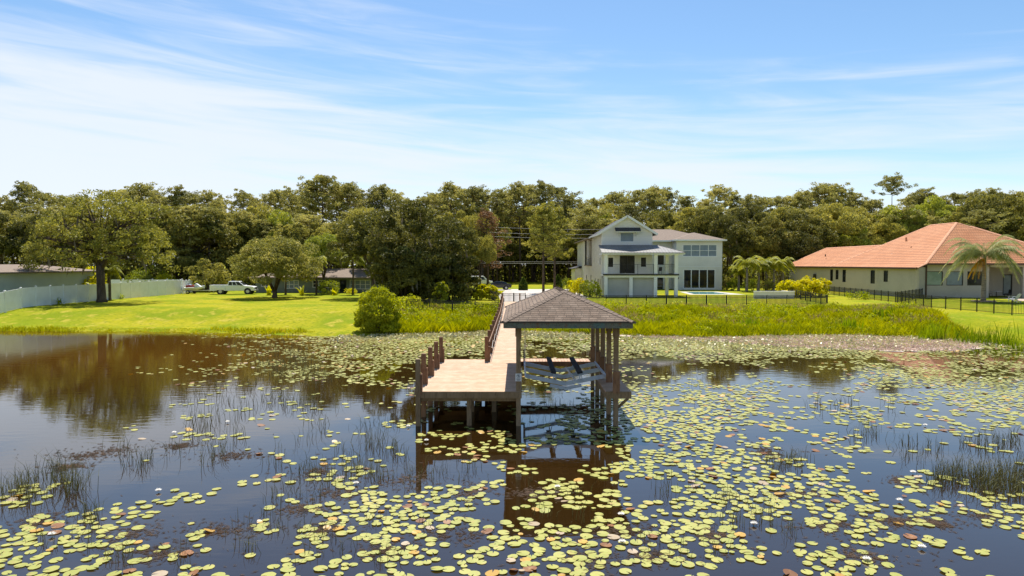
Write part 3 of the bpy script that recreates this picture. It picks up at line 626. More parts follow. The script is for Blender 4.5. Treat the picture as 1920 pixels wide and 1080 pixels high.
for x, y in ((.31,26.0),(.31,29.2),(3.35,26.0),(3.35,29.2)): MB().tube([(x,y,1.46),(x,y,3.52)], .008, 5).build('lift_cable', M['wire'], lift)
MB().box(.26,.33,29.55,29.62,1.3,2.0).build('guide_post', M['black'], lift)
based(lift, (1.85, 27.6, 1.1))

# ================================================================== WHITE HOUSE
wh = empty('white_house'); tag(wh, 'two storey white house with a front gable, columned balcony and four pane windows', 'house')
SW, BW, WT = M['stucco_white'], M['brickwhite'], M['white']
ZF = 4.34
# gable block
p0, p1 = (11.5, 93.5), (18.44, 93.5)
hs = [(.87,1.67,5.22,6.65), (2.5,4.55,4.42,6.85), (5.33,6.16,5.25,6.67)]
up = (2.53, 4.43, 8.7, 10.02)
wall(wh, p0, p1, G-.3, 8.0, SW, hs, name='balcony_wall')
for h in (hs[0], hs[2]): window(wh, p0, p1, h, fm=WT)
dr = window(wh, p0, p1, hs[1], cols=2, fm=M['darkframe'], fw=.11, name='french_door')
mb = MB(); mb.v = []   # gable wall as slab with opening made of pieces
o_, d_, n_, ln_ = wall_frame(p0, p1)
mb.box(0, ln_, 0, .22, 8.0, up[2]).box(0, up[0], 0, .22, up[2], 9.55).box(up[1], ln_, 0, .22, up[2], 9.55).box(up[0], up[1], 0, .22, up[3], 10.05)
def gab(u): return 9.965 + .61*(ln_/2 - abs(u-ln_/2))
def piece(us, zb):
    f = [(u, 0, gab(u)) for u in us]; mb.v += [(us[0],0,zb),(us[-1],0,zb)] + list(reversed(f)) + [(us[0],.22,zb),(us[-1],.22,zb)] + [(u,.22,z) for u,_,z in reversed(f)]
    n = len(us)+2; b = len(mb.v)-2*n; mb.f += [tuple(range(b,b+n)), tuple(reversed(range(b+n,b+2*n)))] + [(b+i,b+n+i,b+n+(i+1)%n,b+(i+1)%n) for i in range(n)]
piece([0, up[0]], 9.551); piece([up[0]+.001, ln_/2, up[1]-.001], 10.051); piece([up[1], ln_], 9.551)
xform(mb, o_, d_, n_).build('gable_wall', stripes(mat('white_lap_siding', (.78,.77,.74), .7), 2, .2, .16, .1, .01, tint=.02), wh)
window(wh, p0, p1, up, fm=WT, gm=M['glass_blind'], fw=.09, sill=True)
aw = slab([(13.3,92.75,10.22),(16.75,92.75,10.22),(16.75,93.48,10.68),(13.3,93.48,10.68)], .10).build('awning_roof', M['darkroof'], wh)
MB().box(13.32,16.73,92.78,92.86,10.0,10.118).build('awning_fascia', WT, aw)
for x in (13.75, 16.2): MB().bar((x,92.85,10.0),(x,93.45,9.55),.07,.07).build('awning_bracket', WT, aw)
# left face X=11.5 (seen from outside: far end at the left)
L0, L1 = (11.5, 128), (11.5, 93.72)
def ly(a, b): return (128-a, 128-b)
low = [(*ly(121.2,119.9),2.75,3.3), (*ly(114.3,113.2),2.2,3.9), (*ly(107.3,106.3),2.0,4.0), (*ly(101.3,100.5),2.5,3.6), (*ly(98.0,96.8),1.36,3.6), (*ly(95.4,94.6),1.36,3.6)]
wall(wh, L0, L1, G-.3, 5.55, BW, low, name='side_wall')
for h in low: window(wh, L0, L1, h, fm=M['darkframe'], fw=.06)
Lu0, Lu1 = (11.5, 105.6), (11.5, 93.72); hu = [(105.6-101.4,105.6-100.6,5.9,6.7), (105.6-96.0,105.6-94.6,5.56,6.7)]
wall(wh, Lu0, Lu1, 5.55, 9.85, BW, hu, name='side_wall')
for h in hu: window(wh, Lu0, Lu1, h, fm=WT)
wall(wh, (11.5,128), (11.5,116), 5.55, 9.7, BW, [(2.2,3.0,7.9,8.7)], name='side_wall'); window(wh, (11.5,128), (11.5,116), (2.2,3.0,7.9,8.7))
wall(wh, (13.6,116), (13.6,105.6), 5.55, 9.7, BW, [(5.0,8.6,5.6,8.1)], name='loggia_wall'); window(wh, (13.6,116), (13.6,105.6), (5.0,8.6,5.6,8.1), cols=2, gm=M['white'])
MB().box(11.5,13.6,116.0,116.22,5.56,9.69).build('loggia_wall', BW, wh)
MB().box(11.3,13.6,105.61,115.99,5.40,5.545).build('loggia_floor', M['houseroof'], wh)
MB().box(11.5,11.85,112.6,113.0,5.55,9.7).build('column', WT, wh)
mb = MB()
for k in range(7): mb.box(11.52,11.55,105.65,115.95,5.72+k*.15,5.745+k*.15)
mb.build('railing', M['black'], wh)
# right side and back of the gable block, rest of the walls
wall(wh, (18.44,93.72), (18.44,118.5), G-.3, 9.85, SW, [(2,3.2,1.5,3.7),(6,8,1.4,3.8)], name='side_wall')
window(wh, (18.44,93.72), (18.44,118.5), (2,3.2,1.5,3.7)); window(wh, (18.44,93.72), (18.44,118.5), (6,8,1.4,3.8), cols=2, fm=M['darkframe'])
q0, q1 = (18.66,118.5), (26.7,118.5)
hq = [(1.0,1.7,5.5,7.6),(2.4,3.1,5.5,7.6),(3.9,4.6,5.5,7.6),(5.6,6.8,5.5,7.6),(1.0,3.4,1.37,3.7),(4.6,6.6,1.37,3.7)]
wall(wh, q0, q1, G-.3, 9.7, SW, hq, name='recessed_wall')
for h in hq: window(wh, q0, q1, h, cols=2 if h[1]-h[0] > 2 else 1, rows=1, fm=WT if h[2] > 4 else M['darkframe'])
wall(wh, (26.7,118.72), (26.7,115.22), G-.3, 9.7, SW, name='side_wall')
r0, r1 = (26.7,115), (34.4,115)
hw = [(1.08,6.82,6.95,8.98), (1.2,6.6,1.55,4.85)]
wall(wh, r0, r1, G-.3, 9.7, SW, hw, name='wing_wall')
f = window(wh, r0, r1, hw[0], cols=4, rows=2, fm=WT, gm=M['glass_blind'], fw=.10, sill=True)
window(wh, r0, r1, hw[1], cols=4, fm=WT, fw=.15)
wall(wh, (34.4,115.22), (34.4,131), G-.3, 9.7, SW, [(4,5,6.5,8)], name='side_wall')
wall(wh, (34.4,131), (11.5,131), G-.3, 9.7, SW, name='rear_wall'); wall(wh, (11.5,131), (11.5,128), G-.3, 9.7, BW, name='side_wall')
MB().box(26.7,34.4,114.95,114.998,5.2,5.3).build('string_course', WT, wh)
# roofs
def gable_roof(x0, x1, y0, y1, ze, sl, m, th=.14):
    c = (x0+x1)/2; zr = ze + sl*(x1-x0)/2; mb = MB(); mb.prism([(x0,ze),(c,zr),(x1,ze),(x1,ze-th),(c,zr-th),(x0,ze-th)], y0, y1); return mb
r_ = gable_roof(10.95, 18.99, 93.05, 105.9, 9.80, .61, None).build('gable_roof', M['darkroof'], wh)
mb = MB(); c = 14.97; zr_ = 9.80 + .61*4.02
for s in (-1, 1): mb.bar((c, 93.02, zr_-.04), (c+s*4.08, 93.02, 9.80-.09), .05, .30, up=(0,0,1))
for s in (-1, 1): mb.bar((c, 93.27, zr_-.155), (c+s*4.02, 93.27, 9.80-.155), .44, .02)
mb.box(10.90,10.948,93.06,105.9,9.60,9.80).box(18.992,19.04,93.06,105.9,9.60,9.80); mb.build('barge_board', WT, r_)
hip_roof(wh, 10.9, 20.5, 104.5, 131.6, 9.78, 1.45, M['houseroof'], 'y')
hip_roof(wh, 13.9, 34.95, 117.4, 131.65, 9.74, 2.25, M['houseroof'], 'x')
hip_roof(wh, 26.2, 34.97, 114.4, 131.55, 9.76, 1.40, M['houseroof'], 'y')
mb = MB(); mb.box(26.15,35.0,114.36,114.398,9.56,9.80).box(18.9,26.2,117.36,117.398,9.54,9.78).box(26.15,26.19,114.4,117.36,9.56,9.80).box(34.972,35.01,114.4,131.5,9.56,9.8); mb.build('eave_fascia', WT, wh)
# porch: floor, columns, lower infill, roof, railing
MB().box(11.40,18.55,90.25,93.49,4.10,ZF).box(18.551,21.25,90.25,96.6,4.10,ZF).build('balcony_floor', WT, wh)
MB().box(11.32,21.33,90.12,90.248,4.20,4.40).box(21.252,21.33,90.25,96.6,4.20,4.40).build('balcony_edge', M['darkframe'], wh)
MB().box(11.42,21.23,90.3,90.55,3.92,4.097).build('floor_beam', WT, wh)
cols = [(11.5,90.45),(14.82,90.45),(18.06,90.45),(20.78,90.45),(20.78,96.0)]
for k, (x, y) in enumerate(cols):
    MB().bevbox(x, x+.43, y-.15, y+.28, G-.2, 3.918, .01).build('column', WT, wh)
    if k != 1: MB().bevbox(x, x+.43, y-.15, y+.28, ZF+.002, 6.95, .01).build('column', WT, wh)
for a, b_ in ((11.93,14.82),(15.25,18.06)): MB().box(a, b_, 90.75, 90.85, G-.2, 3.917).build('infill_panel', M['panelgrey'], wh)
MB().box(11.5,11.6,90.88,93.48,G-.2,3.9).build('infill_panel', M['panelgrey'], wh)
pr = MB(); e = [(11.1,89.95,7.22),(22.1,89.95,7.22),(22.1,99,7.22),(19.0,99,8.3),(19.0,93.45,8.3),(11.1,93.45,8.3)]
pr.v = e + [(x,y,z-.1) for x,y,z in e]; pr.f = [(0,1,4,5),(1,2,3,4),(11,10,7,6),(10,9,8,7),(0,6,7,1),(1,7,8,2),(2,8,9,3),(5,11,6,0)]
pr = pr.build('porch_roof', M['metalroof'], wh)
mb = MB()
for k in range(26):
    x = 11.2 + k*.42
    if x < 19.0: mb.bar((x,89.96,7.235),(x,93.44,8.315),.035,.04)
    else: tt = (22.1-x)/3.1; mb.bar((x,89.96,7.235),(x,89.96+3.5*tt,7.235+1.08*tt),.035,.04)
for k in range(14): y = 93.6+k*.42; mb.bar((22.09,y,7.235),(19.02,y,8.315),.035,.04)
mb.bar((22.1,89.95,7.24),(19.0,93.45,8.33),.08,.05); mb.build('roof_seam', M['metalroof'], pr)
MB().box(11.15,22.08,90.0,90.12,6.96,7.118).box(21.96,22.08,90.122,98.9,6.96,7.118).box(11.15,11.27,90.122,93.4,6.96,7.118).build('porch_fascia', WT, pr)
MB().box(11.28,21.95,90.13,93.4,6.97,7.0).box(18.7,21.95,93.402,98.8,6.97,7.0).build('porch_ceiling', WT, pr)
mb = MB()
for a, b_ in ((11.93,18.06),(18.49,20.78)):
    for k in range(8): mb.box(a, b_, 90.42, 90.44, ZF+.12+k*.155, ZF+.137+k*.155)
    mb.box(a, b_, 90.40, 90.46, ZF+1.3, ZF+1.34)
for x in (15.9, 18.0): mb.box(x, x+.05, 90.4, 90.46, ZF, ZF+1.3)
for k in range(9): mb.box(21.18,21.2,90.75,95.8,ZF+.12+k*.15,ZF+.137+k*.15)
mb.build('railing', M['black'], wh)
# lean-to on the far left, wall lamp, vent
wall(wh, (10.3,130), (10.3,122), G-.3, 4.9, SW, name='annex_wall'); wall(wh, (10.3,121.98), (11.49,121.98), G-.3, 4.9, SW, name='annex_wall')
slab([(9.8,121.5,4.9),(11.48,121.5,5.35),(11.48,130.5,5.35),(9.8,130.5,4.9)], .12).build('annex_roof', M['darkroof'], wh)
MB().box(27.0,27.12,114.86,114.95,3.2,3.5).build('wall_lamp', M['black'], wh)
MB().box(22.5,23.2,119.6,119.9,10.3,10.75).build('roof_vent', M['darkroof'], wh)
MB().box(11.0,36.2,89.2,89.6,G-.02,G+.002).build('foundation_strip', M['concrete'], wh) if False else None
based(wh, (20, 105, G))
# outdoor things on the house porch
def chair_simple(name, loc, rz, m, label, cat='chair', tall=.95, group=None):
    r = empty(name, loc, rz); tag(r, label, cat, group)
    MB().box(-.26,.26,-.26,.26,.40,.45).build('seat', m, r); MB().bar((0,.26,.42),(0,.36,tall),.5,.05, up=(0,1,0)).build('backrest', m, r)
    for x in (-.24,.24):
        for y in (-.24,.24): MB().box(x-.02,x+.02,y-.02,y+.02,0,.40).build('leg', m, r)
    return r

# ================================================================== TILE ROOF HOUSE
th_ = empty('tile_roof_house'); tag(th_, 'single storey beige stucco house under a large orange clay tile hip roof', 'house')
BE = M['beige']
a0, a1 = (50.8,128.4), (50.8,87.1); ud = lambda d: 128.4-d
hl = [(ud(111.3),ud(110.3),2.95,4.83),(ud(109.4),ud(108.4),3.25,4.80),(ud(107.1),ud(106.0),2.9,4.83),(ud(98.6),ud(97.4),2.9,4.82),(ud(95.1),ud(94.0),3.25,4.82)]
wall(th_, a0, a1, G-.3, 5.2, BE, hl)
for h in hl: window(th_, a0, a1, h, fm=M['darkframe'], fw=.05, rows=2)
wall(th_, a1, (52.9,88.9), G-.3, 5.3, BE); fr0, fr1 = (52.9,88.9), (61.1,88.9)
hf = [(.12,2.25,2.92,4.76),(2.72,4.88,2.92,4.76),(5.4,7.5,2.92,4.76)]
wall(th_, fr0, fr1, G-.3, 5.72, BE, hf)
for k, h in enumerate(hf): window(th_, fr0, fr1, h, fm=M['darkframe'], fw=.08, gm=M['glass_green'] if k == 0 else M['glass_blind'] if k == 1 else M['glass'])
wall(th_, (61.1,89.12), (61.1,94.0), G-.3, 5.7, BE); 
hb = [(.8,2.0,1.6,4.3),(5.2,6.5,1.45,4.3),(8.2,9.4,1.6,4.3)]
wall(th_, (61.3,94.0), (73.2,94.0), G-.3, 5.7, M['beige'], hb, name='patio_wall')
for h in hb: window(th_, (61.3,94.0), (73.2,94.0), h, fm=M['darkframe'], fw=.14, gm=M['glass_blind'] if h[0] == 5.2 else M['glass'])
MB().box(61.32,73.2,89.0,93.99,5.5,5.6).build('patio_ceiling', BE, th_)
MB().box(61.12,73.6,88.7,88.98,5.32,5.7).build('patio_beam', BE, th_)
for x in (65.3, 69.5, 73.2): MB().bevbox(x, x+.42, 88.68, 89.1, G-.2, 5.319, .01).build('patio_column', BE, th_)
wall(th_, (73.4,89.2), (73.4,116), G-.3, 5.7, BE); wall(th_, (73.4,116), (60,116), G-.3, 5.7, BE); wall(th_, (63.4,128.4), (50.8,128.4), G-.3, 5.2, BE); wall(th_, (63.4,116), (63.4,128.4), G-.3, 5.2, BE)
A_, B_, C_, D_ = (50.2,129,5.30), (50.3,86.4,5.26), (52.5,88.2,5.80), (73.9,88.2,5.80)
P_, Q_, E_, R_ = (63.2,99,11.66), (63.2,105.2,11.66), (50.25,110,5.30), (73.9,116.5,5.8)
mb = MB(); mb.v = [B_, C_, D_, P_, Q_, E_, R_, (60.5,116.5,5.8)]; mb.f = [(1,2,3),(0,1,5),(1,3,4),(1,4,5),(2,6,4,3),(6,7,4),(7,5,4)]
rf = split_mat(mb.build('tile_roof', M['tile_front'], th_), M['tile'])
mb = MB(); S_, T_ = (57.07,107.5,8.65), (57.0,126.6,8.65); mb.v = [A_, E_, S_, T_, (63.9,129,5.3), (63.9,112,5.3)]; mb.f = [(0,1,2,3),(0,3,4),(3,2,5,4)]
split_mat(mb.build('tile_roof', M['tile_front'], th_), M['tile'])
split_mat(hip_roof(th_, 58.8, 79.0, 94.2, 119, 5.8, 5.62, M['tile_front'], 'y', name='tile_roof'), M['tile'])
mb = MB()
def cap(p, q): capstrip(mb, p, q, .17, .17*.55*(1 if abs(p[2]-q[2]) < .1 else .71), .05, .42)
for run in (((C_,P_),(P_,Q_),(Q_,E_),(P_,D_),(B_,C_)),((S_,T_),(A_,T_)),(((68.9,104.3,11.42),(68.9,109,11.42)),((79,94.2,5.8),(68.9,104.3,11.42)))):
    mb = MB()
    for a, b_ in run: cap(a, b_)
    mb.build('ridge_tiles', M['tilecap'], th_)
mb = MB()
def gut(p, q): mb.bar(Vector(p)-Vector((0,0,.11)), Vector(q)-Vector((0,0,.11)), .12, .20)
for a, b_ in ((A_,B_),(B_,C_),(C_,D_)): gut(a, b_)
mb.bar((52.95,88.78,5.6),(52.95,88.78,G),.12,.12); mb.build('gutter', M['brown'], th_)
mb = MB(); mb.v = [A_,B_,C_,D_]; soff = [(50.3,128.9,5.2),(50.4,86.7,5.18),(52.6,88.5,5.66),(73.8,88.5,5.68),(73.8,88.95,5.68),(52.95,88.95,5.66),(50.85,87.1,5.18),(50.85,128.9,5.19)]
mb = MB(); mb.v = soff; mb.f = [(0,1,6,7),(1,2,5,6),(2,3,4,5)]; mb.build('soffit', M['brown'], th_)
for (x, y, z, hh, m_) in ((58.3,103,8.95,.75,'redseat'),(54.6,100,6.95,.25,'white'),(56.5,98.5,8.0,.2,'darkframe'),(53.0,118,7.1,.25,'darkframe')):
    MB().tube([(x,y,z-.1),(x,y,z+hh)], .13 if hh > .5 else .1, 8).build('roof_vent', M[m_] if m_ != 'redseat' else M['tilecap'], th_)
MB().box(50.6,50.79,116.4,117.2,2.6,4.0).build('meter_box', M['darkframe'], th_)
based(th_, (61, 100, G))

# ================================================================== RANCH HOUSE and GARAGE (left)
rh = empty('ranch_house'); tag(rh, 'low grey green ranch house with a brown roof behind the garden trees', 'house')
c0, c1 = (-40.0,104), (-19.4,104)
hr = [(.8,2.2,2.2,3.2),(4.4,6.6,1.95,3.25),(8.7,11.6,2.1,3.25),(12.9,13.9,1.36,3.3),(14.4,17.6,1.85,3.3)]
wall(rh, c0, c1, G-.3, 3.6, M['greygreen'], hr)
for k, h in enumerate(hr): window(rh, c0, c1, h, cols=(2,3,3,1,4)[k], rows=1 if k == 3 else 2, fm=M['stucco_white'] if k != 3 else M['darkframe'], gm=M['glass_blind'] if k in (1,4) else M['glass'], fw=.10, name='door' if k == 3 else 'window')
wall(rh, (-19.4,104.2), (-19.4,112), G-.3, 3.6, M['greygreen']); wall(rh, (-40,112), (-40,104.2), G-.3, 3.6, M['greygreen']); wall(rh, (-19.4,112), (-40,112), G-.3, 3.6, M['greygreen'])
hip_roof(rh, -40.8, -18.6, 102.9, 113, 3.72, 1.25, M['houseroof'], 'x')
hip_roof(rh, -29.5, -20.5, 102.3, 110, 3.70, 1.1, M['houseroof'], 'x')
based(rh, (-31, 104, G))
gr = empty('garage_building'); tag(gr, 'long pale green garage with a low brown roof behind the white fence', 'building')
wall(gr, (-62,58), (-53.2,58), 1.0, 4.75, M['paleblue'])
wall(gr, (-53.2,58.2), (-53.2,85.5), 1.0, 4.75, M['paleblue']); wall(gr, (-53.2,85.5), (-62,85.5), 1.0, 4.75, M['paleblue']); wall(gr, (-62,85.5), (-62,58), 1.0, 4.75, M['paleblue'])
hip_roof(gr, -62.6, -52.6, 57.3, 86.2, 4.86, .80, M['houseroof'], 'y')
based(gr, (-57.5, 72, 1.2))
rr_ = empty('distant_red_roof'); rr_.name = 'small_house'; tag(rr_, 'small house with a faded red roof glimpsed beyond the garage', 'house')
wall(rr_, (-98,106), (-86,106), 1, 4.4, M['beige']); wall(rr_, (-86,106.2), (-86,112), 1, 4.4, M['beige']); wall(rr_, (-86,112), (-98,112), 1, 4.4, M['beige'])
hip_roof(rr_, -98.6, -85.4, 105.4, 112.6, 4.4, 2.6, M['tile'], 'x'); based(rr_, (-92,109,1.2))

# ================================================================== FENCES
def picket_fence(label, pts, hgt=1.15, post_gap=2.29, bar_gap=.125, group=None, pk=.034):
    root = empty('metal_fence'); tag(root, label, 'fence', group); pan = MB()
    for (xa, ya), (xb, yb) in zip(pts, pts[1:]):
        ln = math.hypot(xb-xa, yb-ya); n = max(1, round(ln/post_gap)); nb = int(ln/bar_gap)
        for k in range(n + (1 if (xb, yb) == pts[-1] else 0)):
            x, y = xa+(xb-xa)*k/n, ya+(yb-ya)*k/n; z = g1(x, y)
            MB().bevbox(x-.035,x+.035,y-.035,y+.035,z-.2,z+hgt+.06,.012).build('fence_post', M['black'], root)
        for k in range(n):
            pa = Vector((xa+(xb-xa)*k/n, ya+(yb-ya)*k/n, 0)); pb = Vector((xa+(xb-xa)*(k+1)/n, ya+(yb-ya)*(k+1)/n, 0)); pa.z = g1(pa.x, pa.y); pb.z = g1(pb.x, pb.y)
            for zz in (.12, hgt-.22, hgt-.02): pan.bar(pa+Vector((0,0,zz)), pb+Vector((0,0,zz)), .03, .03)
        for k in range(nb):
            x, y = xa+(xb-xa)*k/nb, ya+(yb-ya)*k/nb; z = g1(x, y); pan.bar((x,y,z+.05),(x,y,z+hgt), pk, pk*.6, up=(0,1,0))
    pan.build('picket_panel', M['black'], root); return based(root, (pts[0][0], pts[0][1], g1(*pts[0])))
picket_fence('black picket fence across the yard of the white house beside its pool', [(.9,72.6),(32.9,72.6)], 1.02, 2.16, pk=.055)
picket_fence('black picket fence running back beside the yellow croton bushes', [(32.95,72.8),(36.6,95)], 1.05, 2.29, .25, pk=.014)
picket_fence('black picket gate at the land end of the dock walkway', [(-1.6,72.6),(.85,72.6)], 1.25, 1.2, pk=.05)
picket_fence('black picket fence running left of the dock gate past two bushes', [(-3.9,85),(-14,85)], pk=.05)
picket_fence('short side run of black picket fence left of the dock gate', [(-1.65,72.7),(-3.85,84.9)], 1.15, 2.29, .3, pk=.012)
picket_fence('low black picket fence in front of the dark oak clump', [(-10.5,64.5),(-1.8,64.5)], pk=.045)
picket_fence('black picket fence around the tile roofed house yard', [(44.2,97),(42.8,77.5),(41.1,68),(42.3,58.6),(44.4,58.5),(62,58.5)], 1.2, 1.83, pk=.022)
picket_fence('short black picket fence meeting the corner of the beige house', [(42.95,77.4),(51.9,87.8)], 1.2, 1.83, .16, pk=.016)
def vinyl_fence(label, pts, hgt=2.0, gap=2.05):
    root = empty('vinyl_fence'); tag(root, label, 'fence'); pan = MB()
    for (xa, ya), (xb, yb) in zip(pts, pts[1:]):
        ln = math.hypot(xb-xa, yb-ya); n = max(1, round(ln/gap)); d = Vector((xb-xa, yb-ya, 0)).normalized(); nn_ = Vector((-d.y, d.x, 0))
        for k in range(n + (1 if (xb, yb) == pts[-1] else 0)):
            x, y = xa+(xb-xa)*k/n, ya+(yb-ya)*k/n; z = g1(x, y)
            p = MB().bevbox(x-.065,x+.065,y-.065,y+.065,z-.2,z+hgt+.05,.01).build('fence_post', M['vinyl'], root)
            MB().bevbox(x-.085,x+.085,y-.085,y+.085,z+hgt+.052,z+hgt+.12,.05).build('post_cap', M['white'], p)
        for k in range(n):
            pa = Vector((xa+(xb-xa)*(k+.03)/n, ya+(yb-ya)*(k+.03)/n, 0)); pb = Vector((xa+(xb-xa)*(k+.97)/n, ya+(yb-ya)*(k+.97)/n, 0)); pa.z = g1(pa.x, pa.y); pb.z = g1(pb.x, pb.y); U = Vector((0,0,1))
            pan.bar(pa+U*(hgt*.5), pb+U*(hgt*.5), .04, hgt-.1)
            for zz in (.1, hgt*.47, hgt-.06): pan.bar(pa+U*zz, pb+U*zz, .06, .11)
    pan.build('fence_panel', M['vinyl'], root); return based(root, (pts[0][0], pts[0][1], g1(*pts[0])))
vinyl_fence('long white vinyl privacy fence along the edge of the lawn with capped posts', [(-49.6,63.5),(-49.0,98.9)])
vinyl_fence('white vinyl fence far back beyond the spreading pine', [(-62,103),(-50.8,103)], 2.0)
vinyl_fence('grey shaded end of vinyl fence behind the boat trailer', [(-48.8,99.2),(-50.0,104.5)], 1.9)

# ================================================================== VEHICLES
def cab(root, x0b, x1b, x0t, x1t, zb, zt, hb, ht, paint, wins, name='cab'):
    mb = MB(); mb.v = [(x0b,-hb,zb),(x1b,-hb,zb),(x1b,hb,zb),(x0b,hb,zb),(x0t,-ht,zt),(x1t,-ht,zt),(x1t,ht,zt),(x0t,ht,zt)]
    mb.f = [(0,1,5,4),(1,2,6,5),(2,3,7,6),(3,0,4,7),(4,5,6,7),(3,2,1,0)]; c = mb.build(name, paint, root, bevel=.06)
    for s in (-1, 1):
        for (a, b_) in wins:
            def pt(u, v): xb_, xt_ = x0b+(x1b-x0b)*u, x0t+(x1t-x0t)*u; return (xb_+(xt_-xb_)*v, s*(hb+(ht-hb)*v+.012), zb+(zt-zb)*v)
            MB().poly([pt(a,.12), pt(b_,.12), pt(b_,.86), pt(a,.86)]).build('side_window', M['carglass'], c)
    for (xb_, xt_, sg_, nm) in ((x1b, x1t, 1, 'windscreen'), (x0b, x0t, -1, 'rear_window')):
        MB().poly([(xb_+(xt_-xb_)*v+sg_*.02, y*(hb+(ht-hb)*v)*.86, zb+(zt-zb)*v+.01) for v, y in ((.12,-1),(.12,1),(.88,1),(.88,-1))]).build(nm, M['carglass'], c)
    return c
def wheel(root, x, y, r, wd=.24):
    mb = MB(); mb.tube([(x,y-wd/2,r),(x,y+wd/2,r)], r, 20); o = mb.build('wheel', M['tyre'], root)
    s = 1 if y > 0 else -1; mb = MB(); mb.tube([(x,y+s*(wd/2+.004),r),(x,y+s*(wd/2+.02),r)], [r*.62, r*.5], 14); mb.build('rim', M['rim'], o); return o
def pickup(loc, rz, label):
    r = empty('pickup_truck', loc, rz); tag(r, label, 'truck'); P = M['carwhite']
    MB().prism([(-3.1,.52),(-3.1,1.22),(-.62,1.22),(-.6,1.26),(1.55,1.24),(2.75,1.12),(3.02,1.02),(3.08,.52)], -.97, .97).build('body', P, r, bevel=.07)
    MB().box(-3.0,-.75,-.8,.8,1.224,1.232).build('bed_floor', M['darkframe'], r)
    for s in (-1, 1): MB().box(-3.1,-.66,s*.9-.07,s*.9+.07,1.2,1.34).build('bed_rail', P, r, bevel=.03); MB().box(-2.35,-.95,s*1.0-.04,s*1.0+.04,.62,1.08).build('fender', P, r, bevel=.04)
    MB().box(-3.13,-3.03,-.95,.95,.75,1.34).build('tailgate', P, r, bevel=.02)
    cab(r, -.72, 1.62, -.55, .85, 1.25, 1.88, .93, .78, P, ((.07,.30),(.35,.58),(.63,.93)))
    for x in (-1.65, 2.1):
        for s in (-1, 1): wheel(r, x, s*.86, .40); MB().tube([(x,s*.975,.44),(x,s*.985,.44)], .5, 18).build('wheel_arch', M['darkframe'], r)
    for s in (-1, 1): MB().box(3.03,3.10,s*.72-.16,s*.72+.16,.84,1.0).build('headlight', M['glass_blind'], r); MB().box(-3.14,-3.09,s*.86-.07,s*.86+.07,.85,1.2).build('tail_light', M['redseat'], r); MB().box(1.2,1.32,s*1.08-.09,s*1.08+.09,1.28,1.48).build('mirror', M['darkframe'], r)
    MB().box(3.05,3.2,-.95,.95,.45,.68).build('front_bumper', M['rim'], r, bevel=.02); MB().box(-3.25,-3.1,-.95,.95,.45,.68).build('rear_bumper', M['rim'], r, bevel=.02)
    MB().box(3.06,3.11,-.52,.52,.76,1.03).build('grille', M['darkframe'], r); return r
def sedan(loc, rz, label, paint, name='sedan', hgt=1.42):
    r = empty(name, loc, rz); tag(r, label, 'car')
    MB().prism([(-2.35,.35),(-2.4,.80),(-2.2,.95),(-1.3,.98),(.9,.94),(2.1,.80),(2.4,.62),(2.4,.32)], -.90, .90).build('body', paint, r, bevel=.08)
    cab(r, -1.95, 1.15, -1.0, .25, .95, hgt, .82, .62, paint, ((.16,.47),(.51,.84)), 'roof')
    for x in (-1.45, 1.5):
        for s in (-1, 1): wheel(r, x, s*.80, .34); MB().tube([(x,s*.903,.36),(x,s*.912,.36)], .41, 18).build('wheel_arch', M['darkframe'], r)
    for s in (-1, 1): MB().box(2.33,2.41,s*.65-.18,s*.65+.18,.58,.70).build('headlight', M['glass_blind'], r); MB().box(-2.42,-2.35,s*.66-.2,s*.66+.2,.68,.80).build('tail_light', M['redseat'], r)
    return r
pickup((PX(437,98.5), 98.5, G), R(8), 'white crew cab pickup truck parked on the lawn beside the ranch house')
sedan((PX(932,116), 115.6, G+.01), R(188), 'shiny black sedan parked on the lane beyond the dock gate', M['carblack'])
v = empty('white_van', (PX(902,137), 137, G), R(5)); tag(v, 'white van half hidden by the dark oak clump', 'van')
MB().prism([(-2.4,.4),(-2.4,1.1),(1.3,1.1),(2.3,.9),(2.4,.4)], -.95, .95).build('body', M['carwhite'], v, bevel=.08)
cab(v, -2.3, 1.3, -2.1, .5, 1.1, 1.95, .92, .8, M['carwhite'], ((.08,.35),(.4,.65),(.7,.92)))
for x in (-1.5, 1.5):
    for s in (-1, 1): wheel(v, x, s*.85, .36)
def jet_ski(loc, rz, label, m_hull, m_seat):
    r = empty('jet_ski', loc, rz); tag(r, label, 'jet ski'); mb = MB(); secs = [(-1.35,.42,.30),(-.6,.52,.34),(.5,.5,.40),(1.15,.30,.50),(1.5,.06,.60)]
    for x, hw_, zt in secs: mb.v += [(x,0,.0 if x < 1 else .2),(x,-hw_*.8,.12+(.15 if x > 1 else 0)),(x,-hw_,zt),(x,0,zt+.08),(x,hw_,zt),(x,hw_*.8,.12+(.15 if x > 1 else 0))]
    for i in range(len(secs)-1):
        for k in range(6): mb.f.append((i*6+k, i*6+(k+1)%6, (i+1)*6+(k+1)%6, (i+1)*6+k))
    mb.f += [tuple(range(5,-1,-1)), tuple(24+k for k in range(6))]; mb.build('hull', m_hull, r, smooth=False)
    MB().prism([(-1.2,.38),(-1.15,.68),(-.2,.72),(.1,.62),(.2,.4)], -.17, .17).build('seat', m_seat, r, bevel=.05)
    MB().prism([(.15,.42),(.1,.85),(.35,.95),(.85,.6),(1.1,.5)], -.26, .26).build('cowl', m_hull, r, bevel=.05)
    MB().bar((.15,-.38,1.0),(.15,.38,1.0),.05).bar((.2,0,.8),(.15,0,1.0),.06).build('handlebar', M['black'], r); return r
tr = empty('boat_trailer', (PX(362,99.5), 99.5, G), R(-3)); tag(tr, 'low metal boat trailer carrying the watercraft, hitched toward the pickup', 'trailer')
